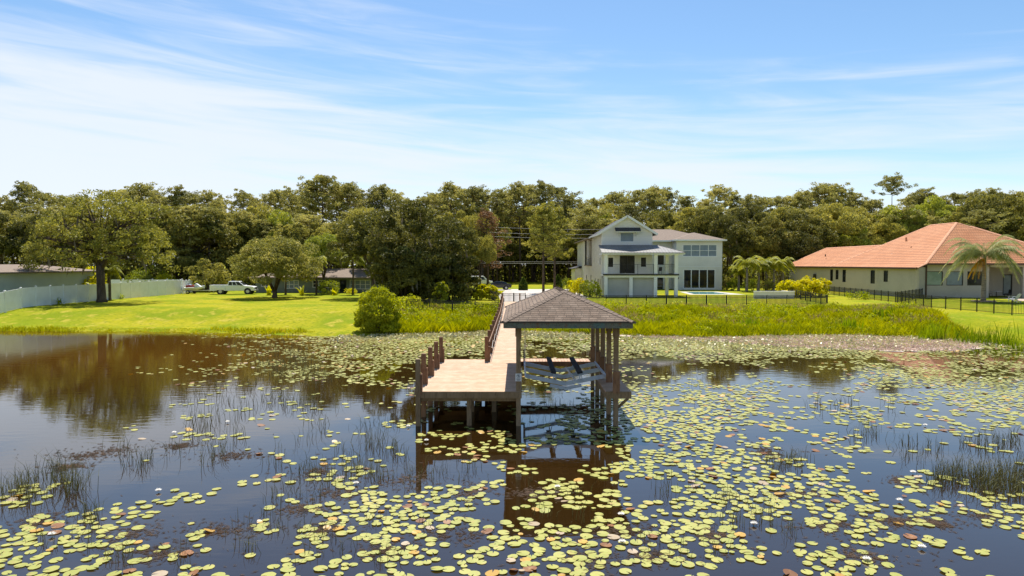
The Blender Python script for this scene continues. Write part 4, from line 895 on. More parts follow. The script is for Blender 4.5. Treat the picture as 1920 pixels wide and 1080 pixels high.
for y in (-.55, .55): MB().bar((-2.2,y,.5),(1.4,y*.9,.5),.07,.1).build('frame_rail', M['rim'], tr); wheel(tr, -.5, y*1.7, .28, .18)
MB().bar((1.4,-.5,.5),(2.9,0,.5),.06,.09).bar((1.4,.5,.5),(2.9,0,.5),.06,.09).bar((2.8,0,.5),(3.4,0,.5),.07,.09).build('tongue', M['rim'], tr)
for x in (-2,-.3,1.3): MB().bar((x,-.6,.5),(x,.6,.5),.06,.08).build('cross_member', M['rim'], tr)
MB().tube([(2.9,0,.1),(2.9,0,.75)], .05, 6).build('jack', M['rim'], tr)
jet_ski((PX(363,99.5), 99.3, G+.58), R(4), 'white jet ski with a red seat on the trailer', M['plastic'], M['redseat'])
jet_ski((PX(346,101), 101.5, G+.42), R(0), 'pale blue jet ski nearest the end of the white fence', M['blueplastic'], M['plastic'])

# ================================================================== YARD OBJECTS
def px_wall(): pass
ct = empty('pool_wall'); tag(ct, 'low white rectangular garden wall beside the pool', 'garden wall')
MB().bevbox(PX(1412,86.5), PX(1487,86.5), 86.2, 86.5, G-.1, G+.88, .01).box(PX(1487,86.5)-.25, PX(1487,86.5), 86.502, 90, G-.1, G+.87).build('wall', M['stucco_white'], ct)
MB().box(PX(1412,86.5)-.04, PX(1487,86.5)+.04, 86.14, 86.56, G+.882, G+.93).build('coping', M['white'], ct); based(ct, (PX(1450,86.4), 86.4, G))
ad = empty('adirondack_chair', (PX(1898,78.4), 78.4, G), R(200)); tag(ad, 'white adirondack chair on the patio under the queen palm', 'chair'); P = M['plastic']
mb = MB(); mb.bar((0,.15,.32),(0,-.45,.42),.56,.03); mb.build('seat', P, ad)
mb = MB()
for k in range(5): x = -.22+k*.11; mb.bar((x,.18,.30),(x*1.2,.55,1.0-.04*abs(k-2)),.095,.02, up=(0,1,0))
mb.build('backrest', P, ad)
for s in (-1, 1): MB().bar((s*.36,.32,.60),(s*.36,-.5,.62),.14,.025).build('arm', P, ad); MB().bar((s*.33,-.42,0),(s*.33,-.42,.6),.09,.03).build('leg', P, ad); MB().bar((s*.3,-.45,.4),(s*.3,.55,.02),.03,.1).build('leg', P, ad)
ptb = empty('patio_table', (63.9, 91.5, G)); tag(ptb, 'round patio table with a white cloth under the covered porch', 'table')
MB().tube([(0,0,.70),(0,0,.74)], .62, 20).build('table_top', M['plastic'], ptb); MB().tube([(0,0,0),(0,0,.70)], .05, 8).build('leg', M['black'], ptb); MB().tube([(0,0,0),(0,0,.03)], .3, 14).build('base', M['black'], ptb)
chair_simple('patio_chair', (62.6,91.0,G), R(90), M['black'], 'black patio chair left of the cloth covered porch table', group='patio chairs')
chair_simple('patio_chair', (65.2,91.2,G), R(-90), M['black'], 'black patio chair right of the cloth covered porch table', group='patio chairs')
chair_simple('balcony_chair', (19.2,92.6,ZF), R(200), M['darkframe'], 'dark chair on the white house balcony behind the cable railing')
# power lines on two poles
def pole(x, y, label):
    r = empty('utility_pole', (x, y, G)); tag(r, label, 'utility pole', 'utility poles along the lane')
    MB().tube([(0,0,-.3),(0,0,13.4)], [.16,.11], 8).build('pole', M['bark'], r); MB().box(-.06,.06,-1.1,1.1,12.2,12.34).build('crossarm', M['wood'], r)
    for y_ in (-.95,0,.95): MB().tube([(0,y_,12.34),(0,y_,12.52)], .05, 6).build('insulator', M['white'], r)
YL = 122
pole(PX(868,YL), YL, 'wooden utility pole behind the dark oak clump carrying five cables'); pole(PX(1180,134), 134, 'wooden utility pole behind the gabled white house')
for k, (za, nm) in enumerate(((12.55,'topmost'),(11.6,'second highest'),(10.9,'third highest'),(6.2,'second lowest'),(5.9,'lowest'))):
    xa, xb = PX(868,YL), PX(1180,134); mb = MB(); mb.tube([(xa+(xb-xa)*q/12, YL+12*q/12+(.25*(k-2)), za - (.35 if k < 3 else .1)*4*(q/12)*(1-q/12)) for q in range(13)], 0.022, 5, cap=False)
    tag(mb.build('power_cable', M['wire'], smooth=True), f'{nm} power cable strung between the oak clump and the white house', 'cable', 'power cables')


# ================================================================== TREES
LAND = [(40,'above the garage roof'),(115,'behind the white fence'),(240,'behind the spreading pine'),(345,'over the white fence end'),(400,'behind the boat trailer'),(480,'behind the pickup'),(590,'behind the round oak'),(680,'over the ranch house'),(790,'left behind the dark clump'),(885,'right behind the dark clump'),(960,'over the black sedan'),(1080,'behind the slim pines'),(1170,'left of the gable'),(1235,'right of the gable'),(1365,'over the house wing'),(1470,'behind the pool palms'),(1560,'over the low tile roof'),(1680,'left of the tile peak'),(1800,'over the tile peak'),(1870,'over the queen palm'),(3000,'right of the queen palm')]
_used = {}
ORD = ['first','second','third','fourth','fifth','sixth','seventh','eighth']
def where(px, kind, look):
    for lim, w_ in LAND:
        if px <= lim: break
    k = _used.get((kind, w_), 0); _used[(kind, w_)] = k+1
    return f'{look} {w_}' + ('' if k == 0 else f', {ORD[k]} from left there')
def place(proto, used, x, y, z, rz, s, label, cat, group):
    r = proto if not used.get(id(proto)) else copy_tree(proto); used[id(proto)] = True
    r.location = (x, y, z); r.rotation_euler.z = rz; r.scale = s; tag(r, label, cat, group); return r
used = {}
# skyline pines: (photo x, top y, distance)
pines = [make_pine(11, 18, 4.0, M['pine'], .42, 38, 44, puff=.68, leaf=.36), make_pine(12, 18, 3.4, M['pine'], .5, 44, 40, puff=.6, leaf=.34), make_pine(13, 18, 4.6, M['pine'], .36, 36, 46, puff=.72, leaf=.36), make_pine(14, 18, 3.0, M['pine'], .55, 44, 40, puff=.58, leaf=.34), make_pine(15, 18, 4.4, M['pine'], .30, 28, 50, puff=.72, top_flat=.9, leaf=.36)]
PL = [(-20,372,120),(18,378,128),(45,347,122),(82,366,130),(112,372,138),(150,372,130),(235,362,132),(262,350,126),(300,368,138),(328,355,130),(352,366,136),(388,364,140),(408,380,134),(432,404,150),(458,367,140),(478,378,150),(512,362,142),(536,362,148),(560,372,155),(585,352,140),(606,336,138),(630,352,146),(648,352,142),(672,362,150),(700,362,145),(722,354,148),(744,366,156),(770,378,150),(800,374,152),(822,368,160),(848,349,150),(866,360,158),(888,356,152),(910,364,160),(932,360,156),(955,362,164),(976,349,158),(998,352,166),(1020,346,158),(1044,358,168),(1066,371,160),(1090,382,170),(1116,377,166),(1150,366,168),(1172,378,175),(1200,362,170),(1222,357,172),(1250,360,176),(1285,374,178),(1318,380,180),(1345,355,172),(1368,366,178),(1396,372,182),(1425,376,178),(1455,374,184),(1486,368,180),(1516,364,184),(1545,351,178),(1570,356,182),(1598,366,186),(1632,380,186),(1700,372,186),(1722,360,182),(1752,372,190),(1790,368,188),(1822,366,192),(1852,361,186),(1880,370,192),(1908,366,188),(1940,366,188)]
rng = random.Random(3)
PL.sort()
for i, (px, py, D) in enumerate(PL):
    topz = PZ(py, D); h = topz - G; p = pines[(i*3 + i//5) % 5]; s = h/18; w_ = s*rng.uniform(.9,1.2)*(1.12 if px > 1400 else 1.0)
    place(p, used, PX(px, D), D, G, rng.rand()*6 if False else rng.uniform(0,6.28), (w_, w_, s), where(px, 'p', 'tall skyline pine'), 'tree', 'skyline pines')
# lone taller pine over the tile roof
lp = make_pine(33, PZ(337,176)-G, 5.0, M['pine'], .17, 22, 50, puff=.8, top_flat=1.0, leaf=.4); lp.location = (PX(1668,176),176,G); tag(lp, 'lone pine standing highest above the wood left of the tile roof peak', 'tree')
# second row: lower pines filling the wood
rng = random.Random(8); PX2 = []
for k in range(58):
    px = -40 + k*35 + rng.uniform(-10,10); D = (112 if px < 400 else 122 if px < 860 else 172 if px < 1080 else 150) + rng.uniform(-2,8)
    PX2.append((px, rng.uniform(388,425), D))
for i, (px, py, D) in enumerate(PX2):
    h = PZ(py, D) - G; p = pines[(i*2+1) % 5]; s = h/18; w_ = s*rng.uniform(1.25,1.6)
    place(p, used, PX(px, D), D, G, rng.uniform(0,6.28), (w_, w_, s), where(px, 'q', 'lower pine inside the wood'), 'tree', 'lower pines in the wood')
# broadleaf trees in the wood: (px, top y, D, half width px, kind)  kinds 0 mid, 1 dark, 2 light
oakp = {0: [make_oak(21, 12, 5.6, M['oak'], 21000, 55, .36, rsub=.25), make_oak(22, 12, 5.2, M['oak'], 21000, 48, .36, rsub=.28)],
        1: [make_oak(23, 12, 5.8, M['oak_dark'], 22000, 52, .36, moss=60, rsub=.26), make_oak(24, 12, 5.4, M['oak_dark'], 22000, 48, .36, zb=-.7, rsub=.28)],
        2: [make_oak(25, 12, 5.0, M['oak_light'], 17000, 48, .36, rsub=.26), make_oak(26, 12, 4.6, M['oak_light'], 15000, 42, .34, rsub=.28)]}
OL = [(-15,415,104,50,1),(30,408,108,48,0),(75,420,106,42,1),(118,440,112,40,0),(225,420,110,40,0),(262,405,112,44,1),(305,398,116,46,0),(352,402,114,64,1),(330,470,110,38,1),(410,395,124,48,0),(446,412,122,44,0),(418,455,119,44,1),(478,400,126,46,0),(520,405,124,42,2),(545,432,118,40,0),(585,420,120,44,0),(612,448,110,40,2),(640,425,118,44,0),(676,405,122,42,0),(700,440,108,40,2),(845,425,102,44,1),(872,400,112,40,0),(900,440,106,26,0),(905,402,150,40,0),(948,398,172,36,0),(990,418,176,36,0),(1030,420,172,36,0),(1066,402,170,40,2),(1096,430,150,38,0),(1120,405,158,42,2),(1150,398,160,36,0),(1250,396,156,44,0),(1290,402,150,44,0),(1332,400,146,46,1),(1372,420,134,40,1),(1398,398,142,46,1),(1436,420,136,46,1),(1462,402,144,44,0),(1500,412,142,44,1),(1524,400,152,40,0),(1558,398,148,46,0),(1590,430,146,36,2),(1604,402,158,40,0),(1640,412,152,40,0),(1672,396,156,40,2),(1702,402,154,36,2),(1738,382,160,44,2),(1776,392,156,40,0),(1822,384,160,52,0),(1868,380,156,50,1),(1915,384,156,48,0),(1960,390,150,50,0),(894,452,166,34,0),(924,446,168,34,1),(962,456,166,32,0),(1002,448,168,34,0),(1042,456,166,32,1),(1078,446,164,34,0),(1490,440,134,40,1),(1410,440,134,34,0)]
KN = {0: 'olive green broadleaf tree', 1: 'dark green live oak', 2: 'light green broadleaf tree'}
for i, (px, py, D, hw_, k) in enumerate(sorted(OL)):
    h = PZ(py, D) - G; p = oakp[k][i % 2]; s = h/12; r = hw_/1280*D/5.4
    place(p, used, PX(px, D), D, G, rng.uniform(0,6.28), (r*1.12, r*1.12, s), where(px, 'o%d' % k, KN[k]), 'tree', {0:'olive broadleaf trees',1:'dark oaks in the wood',2:'light broadleaf trees'}[k])
# dense undergrowth closing the wood below the crowns, and the far wood beyond
rs = np.random.RandomState(5)
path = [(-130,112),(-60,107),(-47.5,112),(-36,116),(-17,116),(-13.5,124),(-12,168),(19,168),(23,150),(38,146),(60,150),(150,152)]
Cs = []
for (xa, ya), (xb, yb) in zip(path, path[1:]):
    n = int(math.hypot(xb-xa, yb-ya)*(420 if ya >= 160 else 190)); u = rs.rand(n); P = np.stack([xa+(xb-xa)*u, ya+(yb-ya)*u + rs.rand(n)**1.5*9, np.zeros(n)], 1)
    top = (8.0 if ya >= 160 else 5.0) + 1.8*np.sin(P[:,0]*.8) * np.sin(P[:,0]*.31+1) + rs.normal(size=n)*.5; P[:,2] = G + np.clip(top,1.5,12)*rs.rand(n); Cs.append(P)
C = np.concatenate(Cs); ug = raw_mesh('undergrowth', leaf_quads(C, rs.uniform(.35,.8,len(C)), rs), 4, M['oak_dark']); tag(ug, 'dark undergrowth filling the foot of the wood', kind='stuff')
n = 80000; X = rs.uniform(-190,260,n); Y = rs.uniform(196,215,n); tz = 15 + 2.0*np.sin(X*.23)+1.5*np.sin(X*.61+2)+1.0*np.sin(X*1.7)
Y = np.where(X > 60, Y+6, Y-14)
C = np.stack([X, Y, G + tz*rs.rand(n)**.9], 1); fw = raw_mesh('far_wood', leaf_quads(C, rs.uniform(.7,1.4,n), rs), 4, M['oak']); tag(fw, 'far continuous wood closing the gaps between the trunks', kind='stuff')

n = 14000; X = rs.uniform(-320,320,n); tz = 15 + 2.5*np.sin(X*.11)+1.5*np.sin(X*.4+2)
C = np.stack([X, rs.uniform(-198,-188,n), tz*rs.rand(n)**.9], 1); fw = raw_mesh('unseen_reflected_wood', leaf_quads(C, rs.uniform(1.6,3.4,n), rs), 4, M['oak']); tag(fw, 'unseen wood on the opposite shore, added for the windows to reflect', kind='stuff')  # out of view behind the camera, added so window glass mirrors dark trees
# ------------------------------------------------------------------ individual trees in the yards
# big spreading pine at the left fence
def spreading_pine():
    rng = np.random.RandomState(41); root = empty('spreading_pine'); mb = MB()
    mb.tube([(0,0,-.3),(0,0,.4),(-.05,0,2.2),(-.1,0,4.2)], [.72,.50,.44,.44], 10)
    forks = [[(-.1,0,4.0),(-.9,0,5.8),(-.9,.2,8.5),(-1.6,0,11.2)], [(0,0,3.9),(.9,0,5.4),(1.3,-.2,7.8),(2.2,.2,10.8)], [(.9,0,5.4),(2.8,.5,6.6),(4.6,.2,8.4)], [(-.9,0,6.4),(-3.6,.6,8.2),(-6.2,.8,8.8)], [(-.9,0,6),(-2.8,-1.6,6.8),(-5.4,-2.6,7.4)], [(1.2,0,7),(1.6,2.6,8.5),(2,4.8,9.8)], [(.8,0,5.6),(3.4,-1.8,6.0),(5.6,-2.4,6.6)], [(-.5,0,5.4),(-1.5,2.6,6.5),(-2.6,5,7.4)], [(1.4,0,8),(4.2,.4,9.6),(6.2,.2,9.6)]]
    ends = []
    for f in forks:
        n = len(f); mb.tube(f, [.34*(1-.75*i/(n-1)) for i in range(n)], 7)
        for i in range(1, n):
            for q in range(5):
                t = rng.rand(); p = Vector(f[i-1]).lerp(Vector(f[i]), t); a = rng.rand()*6.28; ln = rng.uniform(1.2,3.0)
                e = p + Vector((math.cos(a)*ln, math.sin(a)*ln, rng.uniform(.1,1.3))); mb.tube([p, (p+e)/2+Vector((0,0,.15)), e], [.09,.06,.02], 4, cap=False); ends.append(e); ends.append((p+e)/2 + Vector((0,0,.3)))
    for q in range(210):
        d = unit(1, rng)[0]; d[2] = abs(d[2])*1.25 - .50; e = Vector((.2 + d[0]*7.3, d[1]*6.2, 7.2 + min(d[2],1.0)*6.2 + rng.normal()*.5)); ends.append(e)
        if q % 3 == 0: p = Vector((.3+d[0]*3, d[1]*3, 6.4+d[2]*3.0)); mb.tube([p, e], [.07,.02], 4, cap=False)
    E = np.array([tuple(e) for e in ends]); idx = rng.randint(0, len(E), 26000); dd = unit(len(idx), rng); dd[:,2] *= .55
    C = E[idx] + dd*(rng.uniform(.55,1.15,len(E))[idx]*rng.uniform(.3,1,len(idx)))[:,None]
    raw_mesh('crown', leaf_quads(C, rng.uniform(.18,.42,len(C)), rng, .4), 4, M['pine_near'], root); mb.build('trunk', M['bark'], root, smooth=True)
    P = E[rng.randint(0,len(E),90)]; P[:,2] -= .9; raw_mesh('hanging_moss', leaf_quads(P, rng.uniform(.7,1.7,len(P)), rng, .15, droop=4), 4, M['moss'], root)['kind'] = 'stuff'
    return root
t_ = spreading_pine(); t_.location = (PX(186,77.5), 77.5, g1(-47,77.5)); tag(t_, 'big spreading pine with a forked trunk in front of the white fence', 'tree')
t_ = make_oak(42, 7.2, 5.0, M['oak_mid'], 46000, 95, .21, .34, .13, 'small_oak', zb=-.6, rsub=.22); t_.location = (PX(513,88), 88, G); tag(t_, 'small round spreading oak alone on the lawn beside the pickup', 'tree')
CL = [(772,402,80,5.6,43,'largest live oak of the dark clump, hung with moss'), (700,410,88,4.9,44,'left live oak of the dark clump leaning over the ranch house'), (838,455,79,3.2,45,'lower right live oak of the dark clump above the picket fence'), (756,472,77,3.3,46,'low leafy oak at the front foot of the dark clump')]
for px, py, D, r, sd_, lb in CL:
    h = PZ(py, D) - G; lowc = sd_ != 44; t_ = make_oak(sd_, h, r, M['oak_dark'], int(9*r)*600, int(9*r), .30, .30, .26 if not lowc else .04, 'live_oak', zb=-.95 if lowc else -.45, moss=int(r*12), rsub=.27)
    t_.location = (PX(px,D), D, G); tag(t_, lb, 'tree', 'dark live oak clump')
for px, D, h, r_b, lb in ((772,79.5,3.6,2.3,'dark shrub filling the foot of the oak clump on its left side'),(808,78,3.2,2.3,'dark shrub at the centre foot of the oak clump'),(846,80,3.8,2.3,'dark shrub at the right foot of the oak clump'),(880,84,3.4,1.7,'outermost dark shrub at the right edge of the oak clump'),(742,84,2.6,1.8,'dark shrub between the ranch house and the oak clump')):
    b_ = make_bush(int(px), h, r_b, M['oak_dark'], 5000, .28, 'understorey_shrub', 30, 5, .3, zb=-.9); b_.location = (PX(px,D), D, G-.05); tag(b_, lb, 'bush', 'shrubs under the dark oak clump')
t_ = make_oak(47, PZ(440,101)-G, 2.6, M['oak_light'], 7000, 90, .28, .2, .3, 'young_tree', rsub=.24); t_.location = (PX(604,101),101.5,G); tag(t_, 'leafy yellow green tree beside the left end of the ranch house', 'tree')
t_ = make_pine(48, PZ(398,110)-G, 3.4, M['dead'], .75, 34, 26, leaf=.34, name='dead_tree', puff=.8); t_.location = (PX(915,110),110,G); tag(t_, 'reddish brown dying tree beside the right edge of the dark oak clump', 'tree')
for px, py, D, w_, sd_, lb in ((1019,391,103,3.3,49,'left and nearer of the two slim pines beyond the boathouse roof'), (1040,396,110,3.0,50,'right and farther of the two slim pines beyond the boathouse roof')):
    t_ = make_pine(sd_, PZ(py,D)-G, w_, M['pine_near'], .60, 46, 50, leaf=.30, trunk_r=.19, name='slim_pine', puff=.6); t_.location = (PX(px,D), D, G); tag(t_, lb, 'tree', 'slim pine pair')
# thin palms and saplings in front of the ranch house
for px, D, h, sd_, lb in ((534,97,4.6,51,'thin trunked palm just right of the small round oak'),(592,96,4.9,52,'thin trunked palm in the middle of the ranch house front'),(661,97,5.1,53,'thin trunked palm by the big window of the ranch house')):
    t_ = make_palm(sd_, h, 14, 1.7, M['palm'], .13, 'palm_tree', .5, False, lw=.07, trunk_m=M['bark']); t_.location = (PX(px,D), D, G); tag(t_, lb, 'palm', 'thin palms by the ranch house')
for px, D, h, sd_, lb in ((503,95,2.4,54,'small banana plant left of the ranch house wall'),(564,94,2.6,55,'small banana plant between two thin palms'),(627,95,1.6,56,'small pale plant right of the rounded ranch house bush')):
    t_ = make_fan_plant(sd_, 12, h*.62, M['ygplant'], 'banana_plant', .16, .75); t_.location = (PX(px,D), D, G); tag(t_, lb, 'plant', 'banana plants'); 
def bush(px, D, h, r, m, lb, name='bush', n=2200, leaf=.2, seed=None, cat='bush', group=None, y=0, **k):
    b_ = make_bush(seed or int(px), h, r, M[m], n, leaf, name, **k); b_.location = (PX(px,D), D, g1(PX(px,D),D)-.03); b_.rotation_euler.z = px; tag(b_, lb, cat, group); return b_
bush(617,97,2.0,1.55,'bush','rounded green bush in front of the ranch house door')
bush(657,99,.7,.8,'ygplant','low yellow green plant under the right thin palm', n=500)
bush(392,107,4.4,2.9,'oak','big olive bush between the boat trailer and the pickup', n=6000, leaf=.26)
bush(160,84,2.6,1.5,'ygplant','yellow green garden plant leaning over the fence left of the pine', n=1500, leaf=.4)
bush(140,86,2.2,1.2,'palm','dark leafed garden plant beside the garage corner', n=900, leaf=.5)
bush(175,90,4.0,1.4,'ygplant','tall yellow green shrub directly behind the spreading pine', n=1500, leaf=.35)
bush(270,104,3.4,2.2,'bush','grey green bush over the far white fence', n=2500)
bush(310,106,3.0,1.8,'ygplant','yellow green bush over the far end of the white fence', n=1800)
t_ = make_palm(57, 3.6, 16, 1.7, M['palm'], .22, 'palm_tree', .5, False, lw=.08, droop=1.3, trunk_m=M['bark']); t_.location = (PX(200,82), 82, G); tag(t_, 'short dark palm right of the spreading pine trunk at the fence', 'palm')
for k, (px, D, lb) in enumerate(((167,72.5,'spindly weed at the foot of the white fence left of the pine'),(228,84,'green weed at the foot of the white fence right of the pine'))):
    f_ = make_fan_plant(60+k, 12, 1.0, M['weed'], 'weed_plant', .05, .9); f_.location = (-48.9, D, g1(-48.9,D)); tag(f_, lb, 'plant')
# shore willow bush
b_ = make_bush(61, 3.35, 1.55, M['bushlime'], 18000, .16, 'shore_bush', 110, 9, .28, zb=-1, cz=.36, hz=.60, skirt=.5, shoots=150); b_.location = (PX(708,55.4), 55.4, .25); tag(b_, 'rounded lime green bush standing alone at the pond edge', 'bush')
bush(768,66,1.2,1.3,'bushlime','small lime bush between the shore bush and the picket fence', n=1400, leaf=.2)
bush(692,64,1.0,1.0,'bushlime','low lime shrub right behind the shore bush', n=900, leaf=.2)
bush(826,73,2.2,.8,'palm','upright cycad like plant at the foot of the dark oak clump', n=700, leaf=.4)
bush(901,82,1.75,.72,'ygplant','left of two yellow green bushes by the gate fence', n=1500, leaf=.28, cat='bush', group='gate bushes')
bush(925,82,1.8,.68,'ygplant','right of two yellow green bushes by the gate fence', n=1400, leaf=.28, cat='bush', group='gate bushes')
# clipped cones by the lane
def cone(px, D, h, r, lb, seed):
    rng = np.random.RandomState(seed); root = empty('cone_shrub', (PX(px,D), D, G)); n = 3500; z = rng.rand(n)**1.3; a = rng.rand(n)*6.283; rad = r*np.minimum(1, (1.02-z)*1.5)**.8*rng.uniform(.8,1.03,n)
    raw_mesh('foliage', leaf_quads(np.stack([np.cos(a)*rad, np.sin(a)*rad, .05+z*h], 1), rng.uniform(.12,.26,n), rng), 4, M['cone'], root); MB().tube([(0,0,-.1),(0,0,h*.8)], [.09,.03], 6).build('stem', M['bark'], root); tag(root, lb, 'shrub', 'cone shrubs by the lane')
cone(981,113.5,2.1,.75,'dark cone shrub just right of the black sedan',71); cone(1046,111,2.6,.75,'taller cone shrub right of the slim pine trunks',72)
bush(1064,112,2.0,1.0,'bush','loose green shrub between the cone shrub and the white house', n=900)
for k, (px, D, lb) in enumerate(((1077,98,'yellow leafed plant nearest the lane left of the white house'),(1086,94,'bright yellow plant at the left corner path of the white house'))): bush(px, D, 2.1, 1.0, 'croton' if k else 'ygplant', lb, n=700, leaf=.34)
for k, (px, D, lb) in enumerate(((1096,92,'first of three green shrubs along the side wall of the white house'),(1106,90,'second of three green shrubs along the side wall of the white house'),(1117,88,'third green shrub, nearest the front left column of the white house'))): bush(px, D, 2.0, .7, 'bush', lb, n=900, leaf=.2, group='side wall shrubs')
# palm group right of the white house
PG = [(1384,112,3.6,1.9,'leftmost palm of the group right of the white house'),(1399,108,4.9,2.4,'second palm from the left beside the pool'),(1421,110,4.6,2.4,'third palm from the left beside the pool'),(1436,114,5.0,2.3,'fourth palm from the left, set a little behind'),(1449,110,4.6,2.3,'fifth palm from the left behind the low white wall'),(1466,114,5.0,2.1,'rightmost palm of the group near the tile roof')]
for k, (px, D, h, ln, lb) in enumerate(PG):
    t_ = make_palm(80+k, h-1.0, 22, ln, M['palm'], .20, 'palm_tree', .75, True, lw=.07, ll=.62, droop=1.15); t_.location = (PX(px,D), D, G); tag(t_, lb, 'palm', 'palms beside the pool')
for px, D, h, r, m_, lb in ((1374,113,1.7,1.0,'bush','small bush at the foot of the leftmost pool palm'),(1410,112,1.8,1.3,'bush','small bush between two pool palms'),(1436,110,1.8,1.2,'oak','dark bush behind the low white wall'),(1362,116,2.2,.9,'oak','dark shrub against the right corner of the white house wing'),(1465,116,4.6,1.9,'oak_dark','dense dark round shrub behind the rightmost pool palm')): bush(px, D, h, r, m_, lb, n=1500, leaf=.22)
for px, D, h, r, m_, lb in ((1475,92,1.9,1.4,'croton','left yellow croton bush beside the low white wall'),(1497,90,2.2,1.6,'croton','second yellow croton bush in front of the beige wall'),(1519,90,2.5,1.5,'croton','tallest orange tipped croton bush in front of the beige wall'),(1536,92,2.3,1.2,'croton','rightmost orange croton bush by the picket fence')): bush(px, D, h, r, m_, lb, n=1600, leaf=.34, cat='bush', group='croton bushes')
bush(1607,84,.9,1.3,'weed','low flowering weeds against the picket fence by the beige wall', n=500)
# queen palm
t_ = make_palm(90, 5.4, 36, 4.3, M['palm_grey'], .24, 'queen_palm', 1.35, False, dead=4, ll=.95, droop=1.15, lw=.042, nl=44); t_.location = (PX(1840,79.5), 79.5, G); tag(t_, 'queen palm with drooping fronds in front of the tile roofed house', 'palm')
rng_ = random.Random(4); tb = empty('tree_bed'); tb.name = 'stone_ring'; tag(tb, 'low ring of tan stones around the foot of the queen palm', 'stone edging')
for k in range(22): a = k*6.283/22; mbx = MB().bevbox(math.cos(a)*1.1-.13, math.cos(a)*1.1+.13, math.sin(a)*1.1-.1, math.sin(a)*1.1+.1, -.05, .10+.03*rng_.random(), .03).build('stone', M['pavers'], tb)
tb.location = (PX(1840,79.5), 79.5, G)

# ================================================================== SHORE AND MARSH GRASS
def blades(n, xr, yr, hfun, m, name, label, wd=.05, mask=None, seed=1, lean=.35):
    rng = np.random.RandomState(seed); X = rng.uniform(*xr, n); Y = rng.uniform(*yr, n)
    k = mask(X, Y, rng); X, Y = X[k], Y[k]; Z = gz(X, Y); h = hfun(X, Y, rng); a = rng.rand(len(X))*6.283; wv = wd*rng.uniform(.6,1.4,len(X))
    dx, dy = np.cos(a)*wv/2, np.sin(a)*wv/2; lx, ly_ = rng.normal(size=len(X))*lean*h, rng.normal(size=len(X))*lean*h
    V = np.stack([np.stack([X-dx, Y-dy, Z-.03],1), np.stack([X+dx, Y+dy, Z-.03],1), np.stack([X+dx*.7+lx*.5, Y+dy*.7+ly_*.5, Z+h*.62],1), np.stack([X+lx, Y+ly_, Z+h],1)], 1)
    o = raw_mesh(name, V, 4, m); tag(o, label, kind='stuff'); return o
def nz(X, Y, s, p=0): return .5+.25*(np.sin(X*s+p+1.3*np.sin(Y*s*.7+p)) + np.sin(Y*s*1.9+p*2+1.1*np.sin(X*s*.9)))
def vnoise(X, Y, s, seed):                                # smooth value noise
    r = np.random.RandomState(seed).rand(256,256); x, y = X/s+500, Y/s+500; i, j = np.floor(x).astype(int), np.floor(y).astype(int); u, v = x-i, y-j; u = u*u*(3-2*u); v = v*v*(3-2*v); i %= 255; j %= 255
    return (r[i,j]*(1-u)+r[i+1,j]*u)*(1-v)+(r[i,j+1]*(1-u)+r[i+1,j+1]*u)*v
def marsh(X, Y):
    s = Y - shore(X); a = (X > -10.8) & (X < -1.7) & (s > -.3) & (Y < 70); b_ = (X > .4) & (s > -.5) & (Y < 71.8) & (X < 33.5 + (Y-49)*.27)
    return a | b_
def mh(X, Y, rng):
    s = Y - shore(X); base = .04 + .40*vnoise(X, Y, 2.6, 5) + .42*vnoise(X, Y, .8, 6)**1.5; edge = np.where(s < 5, .16, 0) - np.clip((Y-62)/8,0,1)*.45
    return np.clip(base*rng.uniform(.55,1.25,len(X)) + edge, .07, 1.2)*np.where(X > .4, .95, 1.1)
blades(300000, (-11,41), (48,76), mh, M['marsh'], 'marsh_grass', 'tall rough yellow green grass and weeds on the pond bank', .034, lambda X,Y,r: marsh(X,Y) & (r.rand(len(X)) < .25+.9*vnoise(X,Y,1.6,9)), 3, lean=.38)
M['marsh_dry'] = leafmat('dry_grass', (.20,.17,.05), (.48,.38,.16), transl=.3, clump=.4)
blades(45000, (-11,41), (48,72), lambda X,Y,r: (.25+.45*vnoise(X,Y,1.9,21)-np.clip((Y-62)/9,0,1)*.3)*r.uniform(.6,1.3,len(X)), M['marsh_dry'], 'dry_grass', 'brown seeding grass patches mixed into the green bank', .03, lambda X,Y,r: marsh(X,Y) & (Y-shore(X) > 2.5) & (vnoise(X,Y,1.9,21) > .60) & (r.rand(len(X)) < .8), 6, lean=.4)
# leafy weed clumps in the rough grass
rng = np.random.RandomState(12); n = 1700; X = rng.uniform(-10.5,40,n); Y = rng.uniform(53,73,n); k = marsh(X, Y) & (Y-shore(X) > .5) & (Y < 68); X, Y = X[k], Y[k]; Cs = []
for x, y in zip(X, Y):
    q = rng.randint(25,110); d = unit(q, rng); r = rng.uniform(.2,.55)*(1.5 if x < -1 else 1)*(1.4 if vnoise(np.array([x]),np.array([y]),3.0,31)[0] > .62 else .8); c = np.array([x, y, float(gz(x,y))+r*.55]); Cs.append(c + d*np.array([r,r,r*.7])*rng.uniform(.4,1,(q,1)))
C = np.concatenate(Cs); tag(raw_mesh('broadleaf_weeds', leaf_quads(C, rng.uniform(.10,.24,len(C)), rng), 4, M['weed']), 'clumps of broad leafed weeds scattered through the bank grass', kind='stuff')
